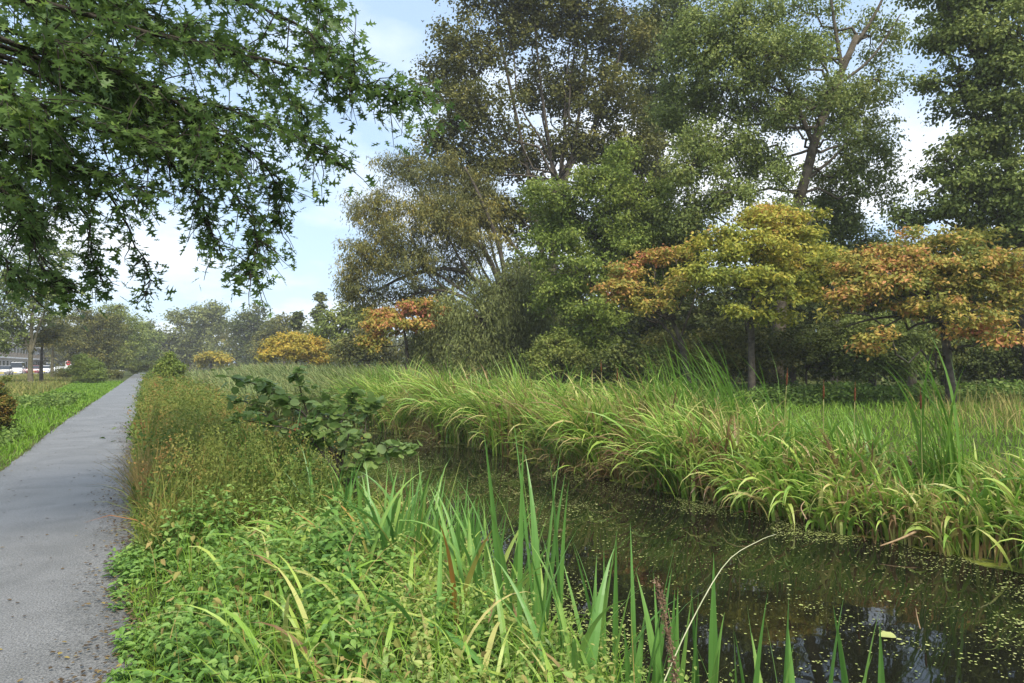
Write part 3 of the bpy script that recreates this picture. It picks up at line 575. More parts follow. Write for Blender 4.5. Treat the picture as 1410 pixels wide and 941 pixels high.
# reed bed closing the canal
B = Batch(); n = 24000; y = 25.5+(rng.random(n)**1.5)*52; fl = np.maximum(far_line(y)+3.5, 9.5+.06*y); nl = near_line(y)+.2+np.clip(29-y, 0, 4)*.9; x = nl+(fl-nl)*rng.random(n)
base = np.stack([x, y, np.maximum(ground_z(x,y), WATER-.15)], 1)
L = 1.45+.6*rng.random(n)+.35*(vnoise(x,y,.5)-.5)
blades(B, base, math.pi*.95+rng.normal(size=n)*1.3, L*(1+.004*(y-25)), np.abs(rng.normal(size=n))*.18, .7+1.8*rng.random(n), (.05+.0012*(y-25))*np.ones(n), 5, t=np.clip(.42+.22*rng.normal(size=n)+.4*(vnoise(x,y,.35)-.5), 0, 1))
tag(B.build('reed_bed', F_reedfar), 'grey green and tan reed bed filling the canal in the distance', 'reeds', kind='stuff')

# taller reed stands that rise above the belt
def stand(label, px, py, d, n, lmin, lmax, az, spread, kap, th, mat=None, t0=.2, wd=.03):
    bp = at(px, py, d); bp[2] = float(ground_z(bp[0], bp[1])); B = Batch()
    base = bp+rng.normal(size=(n,3))*np.array([spread,spread,.02])
    blades(B, base, az+rng.normal(size=n)*.5, lmin+(lmax-lmin)*rng.random(n), th[0]+th[1]*rng.normal(size=n), kap[0]+kap[1]*rng.random(n), wd*(.6+.7*rng.random(n)), 9, t=np.clip(t0+.1*rng.normal(size=n), 0, 1), p=2.2)
    o = B.build('reed_clump', mat or F_reed, origin=bp); return tag(o, label, 'reeds', 'tall reed clumps standing above the belt')
AZL = math.pi-R(28)     # image left
stand('upright dark green reed clump rising alone above the meadow at the right', 1300, 620, 9.3, 34, 1.7, 2.3, AZL, .14, (.2,1.1), (.04,.07), t0=.05, wd=.036)
stand('windswept feathery reed clump leaning left in the middle of the belt', 1010, 600, 13.2, 60, 2.0, 2.6, AZL, .38, (.5,.8), (.2,.12), t0=.15)
stand('thin reed clump just left of the windswept one', 945, 590, 14.6, 26, 2.0, 2.6, AZL, .25, (.3,.6), (.12,.08), t0=.25)
stand('reed clump with pale tips near the end of the belt', 720, 575, 19.5, 34, 1.8, 2.4, AZL, .4, (.3,.7), (.05,.1), t0=.4)

# cattails: stem and brown seed head
m_head = noisy('cattail_brown', (.07,.025,.012), (.15,.06,.03), 60, .95, .05); m_stem = noisy('reed_stem', (.22,.24,.07), (.34,.27,.12), 9, .7, .2)
def cattail(px, py, lean, label):
    u = (px-705)/FPX; d = 9.3/(sY+cY*u); tip = at(px, py, d); bp = np.array([tip[0]-lean*cY, tip[1]+lean*sY, 0]); bp[2] = float(ground_z(bp[0], bp[1]))
    root = empty('cattail', bp, label, 'cattail', 'brown cattails among the far bank reeds')
    pts = smooth_path([bp, bp*.5+tip*.5+np.array([-lean*.12,0,0]), tip], 8); B = Batch(); tube(B, pts, np.linspace(.007,.004,8), 5); B.build('stem', m_stem, root, True, bp)
    dr = pts[-1]-pts[-2]; dr = dr/np.linalg.norm(dr); B = Batch()
    tube(B, [tip-dr*.02, tip, tip+dr*.03, tip+dr*.15, tip+dr*.18, tip+dr*.2, tip+dr*.28], [.004,.010,.014,.014,.010,.004,.002], 8); B.build('seed_head', m_head, root, True, bp)
for (px, py, ln, lb) in [(828,512,-.05,'cattail at the left of the dark round bush, head leaning left'),(850,524,.02,'short cattail just right of the one by the dark bush'),(1083,530,.1,'tall cattail standing clear right of the windswept reeds'),
    (1134,548,.03,'cattail with a curled dry leaf, left one of the pair before the meadow'),(1177,552,.05,'right one of the pair of cattails before the meadow'),(645,528,-.2,'slanting cattail farthest left in the belt'),(652,532,-.2,'slanting cattail second from the left in the belt'),
    (671,522,-.12,'thin distant cattail below the weeping willow'),(678,524,-.12,'thin distant cattail right beside its twin below the weeping willow'),(732,532,-.15,'cattail by the pale tipped reed clump'),(752,548,-.5,'strongly tilted cattail low in the belt'),(1268,562,0,'short orange brown cattail left of the upright reed clump')]:
    cattail(px, py, ln, lb)

# ------------------------------------------------------------------ duckweed, leaf pad, debris on the water
F_duck = foliage('duckweed', [(0,(.16,.20,.05)),(.5,(.30,.33,.10)),(1,(.44,.44,.2))], 1.2, .25, .0, rough=.6, spec=.2)
T_FLECK = (np.array([(-.5,-.3,0),(.1,-.5,0),(.55,-.1,0),(.3,.45,0),(-.35,.4,0)]), [(0,1,2,3,4)])
B = Batch()
def flecks(n, xf, size, keep):
    y = -1+31*rng.random(n)**.8; nl, fl = near_line(y), far_line(y); u = rng.random(n); x = nl+(fl-nl)*u
    k_ = rng.random(n) < keep(x, y, nl, fl); x, y = x[k_], y[k_]; m_ = len(x)
    P = np.stack([x, y, np.full(m_, WATER+.004)+rng.random(m_)*.004], 1); a = rng.random(m_)*6.28
    X = np.stack([np.cos(a), np.sin(a), a*0], 1); Y = np.stack([-np.sin(a), np.cos(a), a*0], 1); Z = np.zeros((m_,3)); Z[:,2] = 1
    B.inst(T_FLECK[0], T_FLECK[1], P, X, Y, Z, size*(.4+1.1*rng.random(m_)**2), rng.random(m_))
drift = lambda x,y: np.clip((vnoise(x*2.2,y*1.0,1.3)-.55)*5, 0, 1)
flecks(150000, None, .015, lambda x,y,nl,fl: .13+.75*drift(x,y)*np.clip(vnoise(x*9,y*9,1.5)*1.6-.3,0,1))
flecks(9000, None, .028, lambda x,y,nl,fl: .06+.8*drift(x,y))
flecks(420000, None, .018, lambda x,y,nl,fl: np.clip(1.0-(fl-x)/(.35+2.2*vnoise(y*1.6, y*0+2)**1.5), 0, 1)**.6*(.04+.96*(vnoise(x*3,y*2.2,1.6) > .47))*np.clip((vnoise(y*1.3,y*0+6)-.3)*4,.12,1))
flecks(160000, None, .018, lambda x,y,nl,fl: (np.clip(1.0-(x-nl)/(.4+1.0*vnoise(y*2, y*0+4)), 0, 1)**.7)*(vnoise(x*3,y*2.6,1.6) > .45)*.8)
tag(B.build('duckweed', F_duck), 'pale green duckweed floating in patches and flecks on the dark canal', 'duckweed', kind='stuff')
# yellow-green algae rim under the far bank
B = Batch(); yy = np.linspace(2, 27, 160); fx = far_line(yy); w_ = (.12+.75*vnoise(yy*1.3, yy*0+2)**1.5)*np.interp(yy, [2,7,10], [.2,.4,1]); k = np.linspace(0,1,5)
V = np.stack([fx[:,None]+.5-(w_[:,None]+.5)*k[None,:]+.08*np.sin(yy[:,None]*9+k*5)*k, np.repeat(yy[:,None],5,1), np.full((160,5), WATER+.002)], 2).reshape(-1,3)
i = np.arange(4)[None,:]+(np.arange(159)*5)[:,None]; F = np.stack([i,i+1,i+6,i+5],2).reshape(-1,4); B.add(V,[F],[rng.random(len(F))])
tag(B.build('algae', noisy('algae_mat', (.06,.075,.015), (.22,.24,.035), 9, .7, .2, detail=8, lo=.4, hi=.62)), 'yellow green algae mat along the far waterline', 'algae', kind='stuff')
pc = at(1222, 871, 2.2*940/(871-503)); B = Batch(); an = np.linspace(0, 2*math.pi, 17)[:-1]
V = np.array([[0,0,.006]]+[[.075*math.cos(q)*(1+.12*math.sin(3*q)), .06*math.sin(q)*(1+.1*math.cos(4*q)), .010+.004*math.sin(2*q)] for q in an])+np.array([pc[0],pc[1],WATER])
B.add(V, [np.array([(0,i+1,(i+1)%16+1) for i in range(16)])], [np.full(16,.8)])
tag(B.build('floating_leaf', F_duck, origin=(pc[0],pc[1],WATER)), 'single pale round leaf floating on the open dark water at the lower right', 'leaf')
m_twig = noisy('dead_stalk', (.20,.13,.07), (.34,.24,.14), 12, .8, .1)
def stalk(name, label, pts, r, mat, cat='stalk', group=None, n=16):
    P = smooth_path([at(*q) if len(q) == 3 else q for q in pts], n); B = Batch(); tube(B, P, np.linspace(r, r*.45, n), 6)
    return tag(B.build(name, mat, smooth=True, origin=P[0]), label, cat, group)
stalk('dead_stalk', 'bent pale dry stalk arching over the water in front of the irises', [(905,960,3.4),(950,860,3.7),(1000,775,4.0),(1045,745,4.1),(1068,736,4.2)], .0038, noisy('pale_stalk', (.34,.36,.2), (.48,.46,.3), 9, .6))
stalk('broken_reed', 'broken brown reed stem lying from the far bank into the water', [(1270,728,8.3),(1240,742,8.1),(1212,752,8.0)], .018, m_twig)
stalk('dead_stalk', 'thin brown stalk poking out of the water left of the floating leaf', [(1110,715,6.6),(1103,700,6.8),(1108,690,6.9)], .008, m_twig, group='small stalks in the water')
stalk('dead_stalk', 'tiny brown stalk standing in the water above the floating leaf', [(1267,866,5.6),(1263,850,5.7),(1261,838,5.8)], .006, m_twig, group='small stalks in the water')

# ------------------------------------------------------------------ meadow beyond the reeds
F_grass = foliage('grass_green', [(0,(0.099,0.200,0.020)),(.5,(0.187,0.326,0.035)),(.85,(0.297,0.399,0.060)),(1,(0.418,0.378,0.120))], .6, .3, .35, rough=.5, spec=.2)
F_dry = foliage('grass_dry', [(0,(.15,.19,.04)),(.4,(.26,.25,.07)),(.8,(.38,.29,.11)),(1,(.42,.24,.08))], .35, .4, .3, rough=.6, spec=.15)
F_herb = foliage('herb_leaf', [(0,(0.072,0.127,0.022)),(.5,(0.144,0.230,0.044)),(1,(0.264,0.322,0.077))], .8, .3, .3, rough=.5, spec=.2)
def turf(B, x, y, lmin, lmax, wd, segs=2, tb=.5, ts=.2, kap=(.2,.9), dz=0):
    n = len(x); base = np.stack([x, y, ground_z(x, y)-.01+dz], 1)
    blades(B, base, rng.random(n)*6.28, lmin+(lmax-lmin)*rng.random(n), np.abs(rng.normal(size=n))*.35, kap[0]+kap[1]*rng.random(n), wd*np.ones(n) if np.isscalar(wd) else wd, segs, t=np.clip(tb+ts*rng.normal(size=n), 0, 1), prof=1)
B = Batch(); n = 42000; y = -6+46*rng.random(n); x = far_line(y)+1.6+28*rng.random(n)**1.4
dd = depth_of(x, y); turf(B, x, y, .18, .42, .010+.0011*dd, 2, .55, .22)
tag(B.build('meadow_grass', F_grass), 'sunlit green meadow grass between the reeds and the wood', 'grass', kind='stuff')
# nettles and weeds at the foot of the wood
B = Batch(); n = 26000; px = 690+760*rng.random(n); d = 25+6*rng.random(n)
P = np.array([at(p_, 503, q_) for p_, q_ in zip(px, d)]); gz = ground_z(P[:,0], P[:,1]); hh = (.15+.85*vnoise(P[:,0]*1.1, P[:,1]*1.1, 1.4))*.95
P[:,2] = gz+hh*rng.random(n)**.6; scatter_leaves(B, L_BROAD, P, .13, .8, None, .5, .3)
tag(B.build('meadow_weeds', F_herb), 'low green weeds and nettles along the foot of the wood', 'weeds', kind='stuff')
B = Batch(); n = 420; px = 1230+200*rng.random(n)**.6; d = 15+9*rng.random(n); P = np.array([at(p_, 503, q_) for p_, q_ in zip(px, d)])
turf(B, P[:,0], P[:,1], .4, 1.1, .02, 4, .6, .25, (.05,.9)); tag(B.build('dry_grass', F_dry), 'tall dry grass stems at the right edge of the meadow', 'grass', kind='stuff')

# ------------------------------------------------------------------ lawn left of the path
B = Batch()
n = 60000; y = 3+(rng.random(n)**1.6)*75; x = -1.74+path_off(y)-8*rng.random(n)**1.1+.05*rng.normal(size=n)
dd = depth_of(x, y); edge = np.clip((-1.74+path_off(y)-x)/.35, .35, 1)
turf(B, x, y, .06, .15, (.006+.0011*dd), 2, .42, .16)
n = 16000; y = 6+(rng.random(n)**1.4)*40; x = -1.85-4*rng.random(n); kp = vnoise(x*2.2, y*1.3, 1.2) > .56; x, y = x[kp], y[kp]; dd = depth_of(x, y)
turf(B, x, y, .14, .30, (.008+.0013*dd), 3, .35, .15)
tag(B.build('grass', F_grass), 'bright green lawn verge left of the path', 'grass', kind='stuff')
B = Batch(); n = 30000; y = 22+(rng.random(n)**1.3)*110; x = -3.3-.02*y-9*rng.random(n); dd = depth_of(x, y)
turf(B, x, y, .2, .5, (.006+.0011*dd), 2, .28, .25); tag(B.build('dry_grass', F_dry), 'tall straw coloured grass under the street trees', 'grass', kind='stuff')
B = Batch(); n = 5000; c = at(80, 556, 28); P = c+rng.normal(size=(n,3))*np.array([1.1,2.2,0]); P = P[P[:,0] < -2.1]; P[:,2] = ground_z(P[:,0], P[:,1])+.35*rng.random(len(P))**.7
scatter_leaves(B, L_BROAD, P, .10, .8, None, .5, .3); c2 = at(15, 595, 14); n = 1800; P = c2+rng.normal(size=(n,3))*np.array([.35,.9,0]); P = P[P[:,0] < -2.1]; P[:,2] = ground_z(P[:,0], P[:,1])+.22*rng.random(len(P))
scatter_leaves(B, L_BROAD, P, .07, .8, None, .5, .3)
tag(B.build('nettle_patch', F_herb), 'leafy green weeds in the lawn near the rusty shrub', 'weeds', kind='stuff')

# ------------------------------------------------------------------ near bank vegetation
# (a) weedy bank running into the distance
F_bank = foliage('bank_weed', [(0,(0.068,0.119,0.024)),(.35,(0.136,0.187,0.036)),(.68,(0.230,0.246,0.056)),(.86,(0.323,0.221,0.064)),(1,(0.30,0.12,0.05))], .9, .62, .3, rough=.55, spec=.2)
AZL0 = math.pi-R(28); B = Batch(); n = 5200; y = 6.3+(rng.random(n)**1.5)*70; w_ = near_line(y)-.15; x = path_off(y)+.12+w_*rng.random(n)
h = (.45+.55*vnoise(x*1.4, y*1.1, 1.1))*np.clip((x-path_off(y))/.5, .35, 1)*np.interp(y, [6.3,8,14], [.8,1.05,1.25])*np.where(y < 24, np.interp((x-path_off(y))/w_, [0,.42,.6,1], [1,1,.5,.25]), 1)*(.7+.6*rng.random(n))
base = np.stack([x, y, ground_z(x,y)], 1); dd = depth_of(x, y)
tt = np.clip(.5+.7*(vnoise(x*1.1, y*.8, .9)-.5)+.12*rng.normal(size=n), 0, 1)
az = rng.random(n)*6.28; th0 = np.abs(rng.normal(size=n))*.25; kap = .1+.5*rng.random(n)
P = blades(B, base, az, h, th0, kap, .006+.0006*dd, 4, t=tt+.1)
# leaves along every stem
k_ = 30; s = rng.random((n, k_))*.999; si = (s*4).astype(int); fr = s*4-si
Q = P[np.arange(n)[:,None], si]*(1-fr[:,:,None])+P[np.arange(n)[:,None], si+1]*fr[:,:,None]
Q = (Q+rng.normal(size=Q.shape)*.06).reshape(-1,3); tl = np.repeat(tt, k_)+.12*rng.normal(size=n*k_); ls = np.repeat(.033+.0019*dd, k_)
Zn = norm(rng.normal(size=Q.shape)*.6+np.array([0,0,.7])); X, Y = frames(len(Q), Zn, rng.normal(size=Q.shape)); B.inst(L_DIAMOND[0], L_DIAMOND[1], Q, X, Y, Zn, ls*(.6+.8*rng.random(len(Q))), np.clip(tl, 0, 1))
n = 7000; y = 6.3+(rng.random(n)**1.6)*60; x = path_off(y)+.1+(near_line(y)*.6-.1)*rng.random(n); dd = depth_of(x, y)
turf(B, x, y, .3, .9, .007+.0010*dd, 4, .5, .28, (.3,1.4))
n = 1500; y = 6.6+(rng.random(n)**1.4)*30; x = path_off(y)+.15+1.7*rng.random(n)**1.2; dd = depth_of(x, y); base = np.stack([x, y, ground_z(x,y)], 1)
P = blades(B, base, np.where(x-path_off(y) < .7, rng.normal(size=n)*.9, AZL0+rng.normal(size=n)*1.4), .75+.5*rng.random(n), np.abs(rng.normal(size=n))*.2, .2+.7*rng.random(n), .005+.0006*dd, 6, t=np.clip(.75+.12*rng.normal(size=n),0,1))
k_ = 26; sq = rng.random((n,k_)); Q = (P[:,-1][:,None,:]*sq[:,:,None]+P[:,-3][:,None,:]*(1-sq[:,:,None])+rng.normal(size=(n,k_,3))*.028).reshape(-1,3)
scatter_leaves(B, L_DIAMOND, Q, np.repeat(.018+.0014*dd, k_), .3, None, .8, .3, np.repeat(np.clip(.78+.15*rng.normal(size=n),0,1), k_))
tag(B.build('bank_weeds', F_bank), 'olive and rusty mass of weeds and seeding grass along the right side of the path', 'weeds', kind='stuff')
B = Batch()
for q in range(26):
    y = 6.6+rng.random()**1.4*26; x = float(path_off(y))+.25+1.5*rng.random(); n = 170; hh = .5+.5*rng.random(); P = np.array([x, y, float(ground_z(x,y))])+rng.normal(size=(n,3))*np.array([.2,.25,0]); P[:,2] += hh*rng.random(n)**.6
    scatter_leaves(B, L_NETTLE, P, .055+.03*rng.random(), .7, None, .5, .4)
tag(B.build('bank_herbs', F_herb), 'greener leafy herbs mixed into the weeds right of the path', 'herbs', kind='stuff')
# rusty dry grass tuft near the path
B = Batch(); n = 900; c = at(225, 665, 8.0); x = c[0]+.22*rng.normal(size=n); y = c[1]+.4*rng.normal(size=n); x = np.clip(x, .08, 2)
turf(B, x, y, .45, .85, .008, 5, .9, .12, (.2,1.2)); tag(B.build('rusty_grass', F_dry), 'rusty orange dry grass tuft close to the path edge', 'grass', kind='stuff')

# (b) nettles in the foreground
F_nettle = foliage('nettle_leaf', [(0,(.07,.16,.03)),(.4,(.15,.28,.055)),(.75,(.25,.37,.09)),(.93,(.38,.38,.12)),(1,(.30,.20,.08))], 1.4, .22, .3, rough=.5, spec=.3)
F_mint = foliage('mint_leaf', [(0,(.14,.22,.04)),(.5,(.24,.33,.075)),(.85,(.34,.38,.10)),(1,(.40,.30,.12))], 1.6, .25, .3, rough=.5, spec=.3)
def herb(B, x, y, h, nodes, lsz, tmpl=L_NETTLE, tb=.5, stemw=.004, lean=.2, spread=1.0):
    n = len(x); base = np.stack([x, y, ground_z(x,y)-.02], 1); az = rng.random(n)*6.28
    tt = np.clip(tb+.2*rng.normal(size=n), 0, 1)
    P = blades(B, base, az, h, np.abs(rng.normal(size=n))*lean, .1+.3*rng.random(n), np.full(n, stemw), 5, t=tt*.6)
    rot = rng.random(n)*6.28
    for k in range(nodes):
        s = .25+.74*(k+rng.random(n)*.5)/nodes; si = np.minimum((s*5).astype(int), 4); fr = s*5-si
        q = P[np.arange(n), si]*(1-fr[:,None])+P[np.arange(n), si+1]*fr[:,None]
        for sd_ in (0, math.pi):
            a = rot+k*math.pi/2+sd_+rng.normal(size=n)*.25; pit = -.05+.35*rng.normal(size=n)-.15
            Yv = np.stack([np.cos(a)*np.cos(pit), np.sin(a)*np.cos(pit), np.sin(pit)], 1); Zv = np.stack([-np.cos(a)*np.sin(pit), -np.sin(a)*np.sin(pit), np.cos(pit)], 1)
            roll = rng.normal(size=(n,1))*.25; Xv = np.cross(Yv, Zv); Xr = Xv*np.cos(roll)+Zv*np.sin(roll); Zr = np.cross(Xr, Yv)
            B.inst(tmpl[0], tmpl[1], q+Yv*.012*spread, Xr, Yv, Zr, lsz*(1.15-.6*s)*(.7+.5*rng.random(n)), np.clip(tt+.25*(s-.5)+.1*rng.normal(size=n), 0, 1))
B = Batch(); n = 1500; y = 1.2+(rng.random(n)**.95)*5.5; x = .0-.12*vnoise(y*3, y*0+1)+(np.minimum(near_line(y), 2.6)-.1)*rng.random(n)**1.15
h = (.14+.5*vnoise(x*2.2, y*2.2, 1.3)**1.2)*np.clip((x+.05)/.45, .4, 1); herb(B, x, y, h*(.7+.7*rng.random(n)), 8, .06+.055*vnoise(x*3, y*3)**2, tb=.45)
tag(B.build('nettles', F_nettle), 'bright green nettles covering the bank beside the path in the foreground', 'nettles', kind='stuff')
B = Batch(); n = 1100; y = 1.2+rng.random(n)*5.5; x = .9+(near_line(y)-.85)*rng.random(n); herb(B, x, y, .2+.5*rng.random(n)**1.5, 10, .05, L_NETTLE, .6, .0035, .3)
tag(B.build('water_mint', F_mint), 'pale yellow green mint like herbs along the foreground waterline', 'herbs', kind='stuff')
B = Batch(); n = 1000; y = 1.8+rng.random(n)*6; x = .6+(near_line(y)-1.0)*rng.random(n)**.8; base = np.stack([x, y, ground_z(x,y)], 1)
blades(B, base, AZL+rng.normal(size=n)*1.1, (.4+.5*rng.random(n))*np.interp(y,[1.8,3.5],[.6,1]), .25+.3*rng.random(n), .9+1.7*rng.random(n), .012+.02*rng.random(n), 9, t=np.clip(.55+.25*rng.normal(size=n), 0, 1), p=2)
tag(B.build('sedge', F_reed), 'long arching yellow green sedge leaves among the foreground herbs', 'sedge', kind='stuff')
B = Batch(); n = 420; y = 2+rng.random(n)*6; x = .15+2.4*rng.random(n); turf(B, x, y, .35, .75, .006, 5, .7, .3, (.3,1.4))
n = 900; P = np.stack([.1+2.3*rng.random(n), 1.8+5.5*rng.random(n), np.zeros(n)], 1); P[:,2] = ground_z(P[:,0],P[:,1])+.05+.35*rng.random(n); scatter_leaves(B, L_NETTLE, P, .055, .3, None, .8, 1.2)
tag(B.build('dead_stems', F_dry), 'dry brown stems and withered leaves tangled in the foreground nettles', 'dead stems', kind='stuff')
# low edge growth and grass creeping onto the path
B = Batch(); n = 5200; y = 1.5+rng.random(n)**1.3*24; x = .0+np.abs(rng.normal(size=n))*.18+path_off(y)+.10*(vnoise(y*5,y*0+5)-.5); turf(B, x, y, .05, .2, .005, 3, .6, .3, (.3,1.4), .01)
n = 3600; y = 2+rng.random(n)*7; x = .3+2.2*rng.random(n); turf(B, x, y, .3, .7, .006, 5, .5, .25, (.5,1.5))
tag(B.build('edge_grass', F_grass), 'thin grass creeping over the right edge of the path', 'grass', kind='stuff')

# (c) irises: sword leaves, one thing per plant
F_iris = foliage('iris_leaf', [(0,(.07,.18,.035)),(.5,(.14,.29,.06)),(.8,(.24,.38,.08)),(.92,(.42,.36,.09)),(1,(.42,.2,.05))], 2.5, .12, .3, rough=.35, spec=.45, tamt=.95)
IR = 'sword leaved irises along the near waterline'
def iris(x, y, n, lmin, lmax, wd, label, lean=(.05,.13), kap=(.05,.5), t0=.45, ts=.16, az=None, sp=.07):
    bp = np.array([x, y, max(float(ground_z(x,y)), WATER-.1)-.03]); B = Batch()
    n = int(n*2.0) if y > 4 else int(n*1.6); lmin *= 1.18; lmax *= 1.2; sp *= 1.5; base = bp+rng.normal(size=(n,3))*np.array([sp,sp,.01]); a = rng.random(n)*6.28 if az is None else az+rng.normal(size=n)*.7
    blades(B, base, a, lmin+(lmax-lmin)*rng.random(n), np.abs(rng.normal(size=n))*lean[1]+lean[0], kap[0]+kap[1]*rng.random(n)**2, wd*(1.55 if y > 3.3 else 1.9)*(.7+.5*rng.random(n)), 12, twist=rng.normal(size=n)*.35, t=np.clip(t0+ts*rng.normal(size=n), 0, 1), p=2.4, fold=.18)
    return tag(B.build('iris', F_iris, origin=bp), label, 'iris', IR)
iris(2.15, 3.65, 7, .95, 1.4, .026, 'tallest upright iris in the foreground, its leaves highest over the dark water', (.02,.10), (.05,.5))
iris(2.75, 2.9, 6, .78, 1.02, .026, 'iris in the bottom centre beside the bent pale stalk', (.02,.12), (.02,.25))
iris(2.95, 2.55, 7, .75, 1.0, .026, 'iris in the water right of the bent pale stalk', (.02,.12), (.02,.25))
iris(3.0, 2.1, 4, .85, 1.02, .024, 'iris with few leaves at the bottom right corner of the irises', (.02,.12), (.02,.2))
iris(2.45, 2.9, 6, .6, .85, .024, 'iris at the bottom edge left of the brown seed spike', (.04,.2), (.05,.6))
iris(2.3, 3.05, 6, .7, 1.0, .026, 'iris at the bottom edge with bright blades leaning over the herbs', (.05,.25), (.1,.9))
iris(2.62, 3.4, 5, .75, 1.05, .024, 'iris rising from the water behind the brown seed spike', (.03,.2), (.1,.7))
iris(1.95, 3.0, 6, .7, .95, .024, 'iris low among the mint at the bottom centre with bent leaves', (.1,.3), (.5,1.4), .6, .2)
iris(2.35, 4.3, 7, .75, 1.05, .024, 'iris standing between the tallest one and the dense clump', (.05,.2), (.2,1.0), .5, .2)
iris(2.5, 5.3, 16, .6, .9, .022, 'dense blue green iris clump standing at the water edge', (.03,.16), (.05,.6), .35)
iris(2.75, 6.1, 14, .6, .9, .022, 'iris clump at the water edge behind the dense one', (.03,.16), (.05,.5), .35)
iris(2.2, 5.7, 16, .6, 1.0, .024, 'iris clump left of the dense one with some yellow leaves', (.03,.2), (.1,.9), .55, .2)
iris(1.9, 5.3, 14, .7, 1.0, .024, 'arching iris clump in the middle of the bank', (.05,.25), (.3,1.4), .5, .22)
iris(1.55, 4.7, 11, .75, 1.0, .024, 'iris with long yellowing leaves bending left over the nettles', (.1,.3), (.6,1.5), .62, .2, AZL)
iris(1.9, 4.2, 8, .7, 1.0, .024, 'iris with rust tipped leaves in the middle foreground', (.1,.35), (.4,1.5), .66, .22)
iris(1.5, 3.5, 5, .6, .85, .022, 'low iris with fallen leaves near the bottom of the bank', (.2,.4), (.6,1.5), .6, .2)
iris(1.7, 6.4, 12, .65, .95, .022, 'iris clump in front of the broad leaved sapling', (.05,.25), (.2,1.2), .4, .2)
iris(1.45, 8.2, 14, .8, 1.1, .020, 'dark iris tuft left of the sapling among weeds', (.05,.2), (.2,1.0), .3, .1)
iris(2.85, 6.2, 6, .5, .75, .02, 'small iris clump reaching right over the open water', (.1,.3), (.1,.9), .45, .15, -.5)

# brown seed spike
def dock(px, py, d, label, hgt, col_=None):
    tip = at(px, py, d); bp = np.array([tip[0]+.1, tip[1]-.02, tip[2]-hgt]); root = empty('dock_spike', bp, label, 'dock')
    pts = smooth_path([bp, bp*.5+tip*.5+np.array([.03,0,0]), tip], 12); B = Batch(); tube(B, pts, np.linspace(.005,.002,12), 5); B.build('stem', m_twig, root, True, bp)
    B = Batch(); n = 700; s = .4+.6*rng.random(n); k_ = s*10.99; ki = k_.astype(int); fr = (k_-ki)[:,None]; P = pts[ki]*(1-fr)+pts[ki+1]*fr+np.clip(rng.normal(size=(n,3)),-1.8,1.8)*.009
    scatter_leaves(B, L_DIAMOND, P, .013, .2, None, 1); B.build('seeds', foliage('dock_seed', [(0,(.14,.08,.05)),(1,(.30,.20,.13))], 5, .2, .1), root, origin=bp)
dock(905, 800, 3.0, 'brown withered seed spike of dock among the foreground irises', .75)

# purple thistle-like flower heads in the weeds
F_purple = foliage('purple_flower', [(0,(.25,.14,.28)),(1,(.42,.28,.45))], 5, .2, .2)
for (px, py, d, lb) in [(278,600,9.5,'mauve flower head in the weeds, larger right one'),(260,606,9.8,'faded mauve flower head left of the larger one')]:
    tip = at(px, py, d); bp = np.array([tip[0], tip[1], float(ground_z(tip[0],tip[1]))]); root = empty('wild_flower', bp, lb, 'flower', 'mauve flowers in the bank weeds')
    B = Batch(); tube(B, smooth_path([bp, bp*.5+tip*.5+.02, tip], 6), np.linspace(.005,.003,6), 5); B.build('stem', m_stem, root, True, bp)
    B = Batch(); P = tip+np.clip(rng.normal(size=(260,3)),-1.6,1.6)*np.array([.03,.03,.014]); scatter_leaves(B, L_DIAMOND, P, .022, .5, None, 1); B.build('flower_head', F_purple, root, origin=bp)

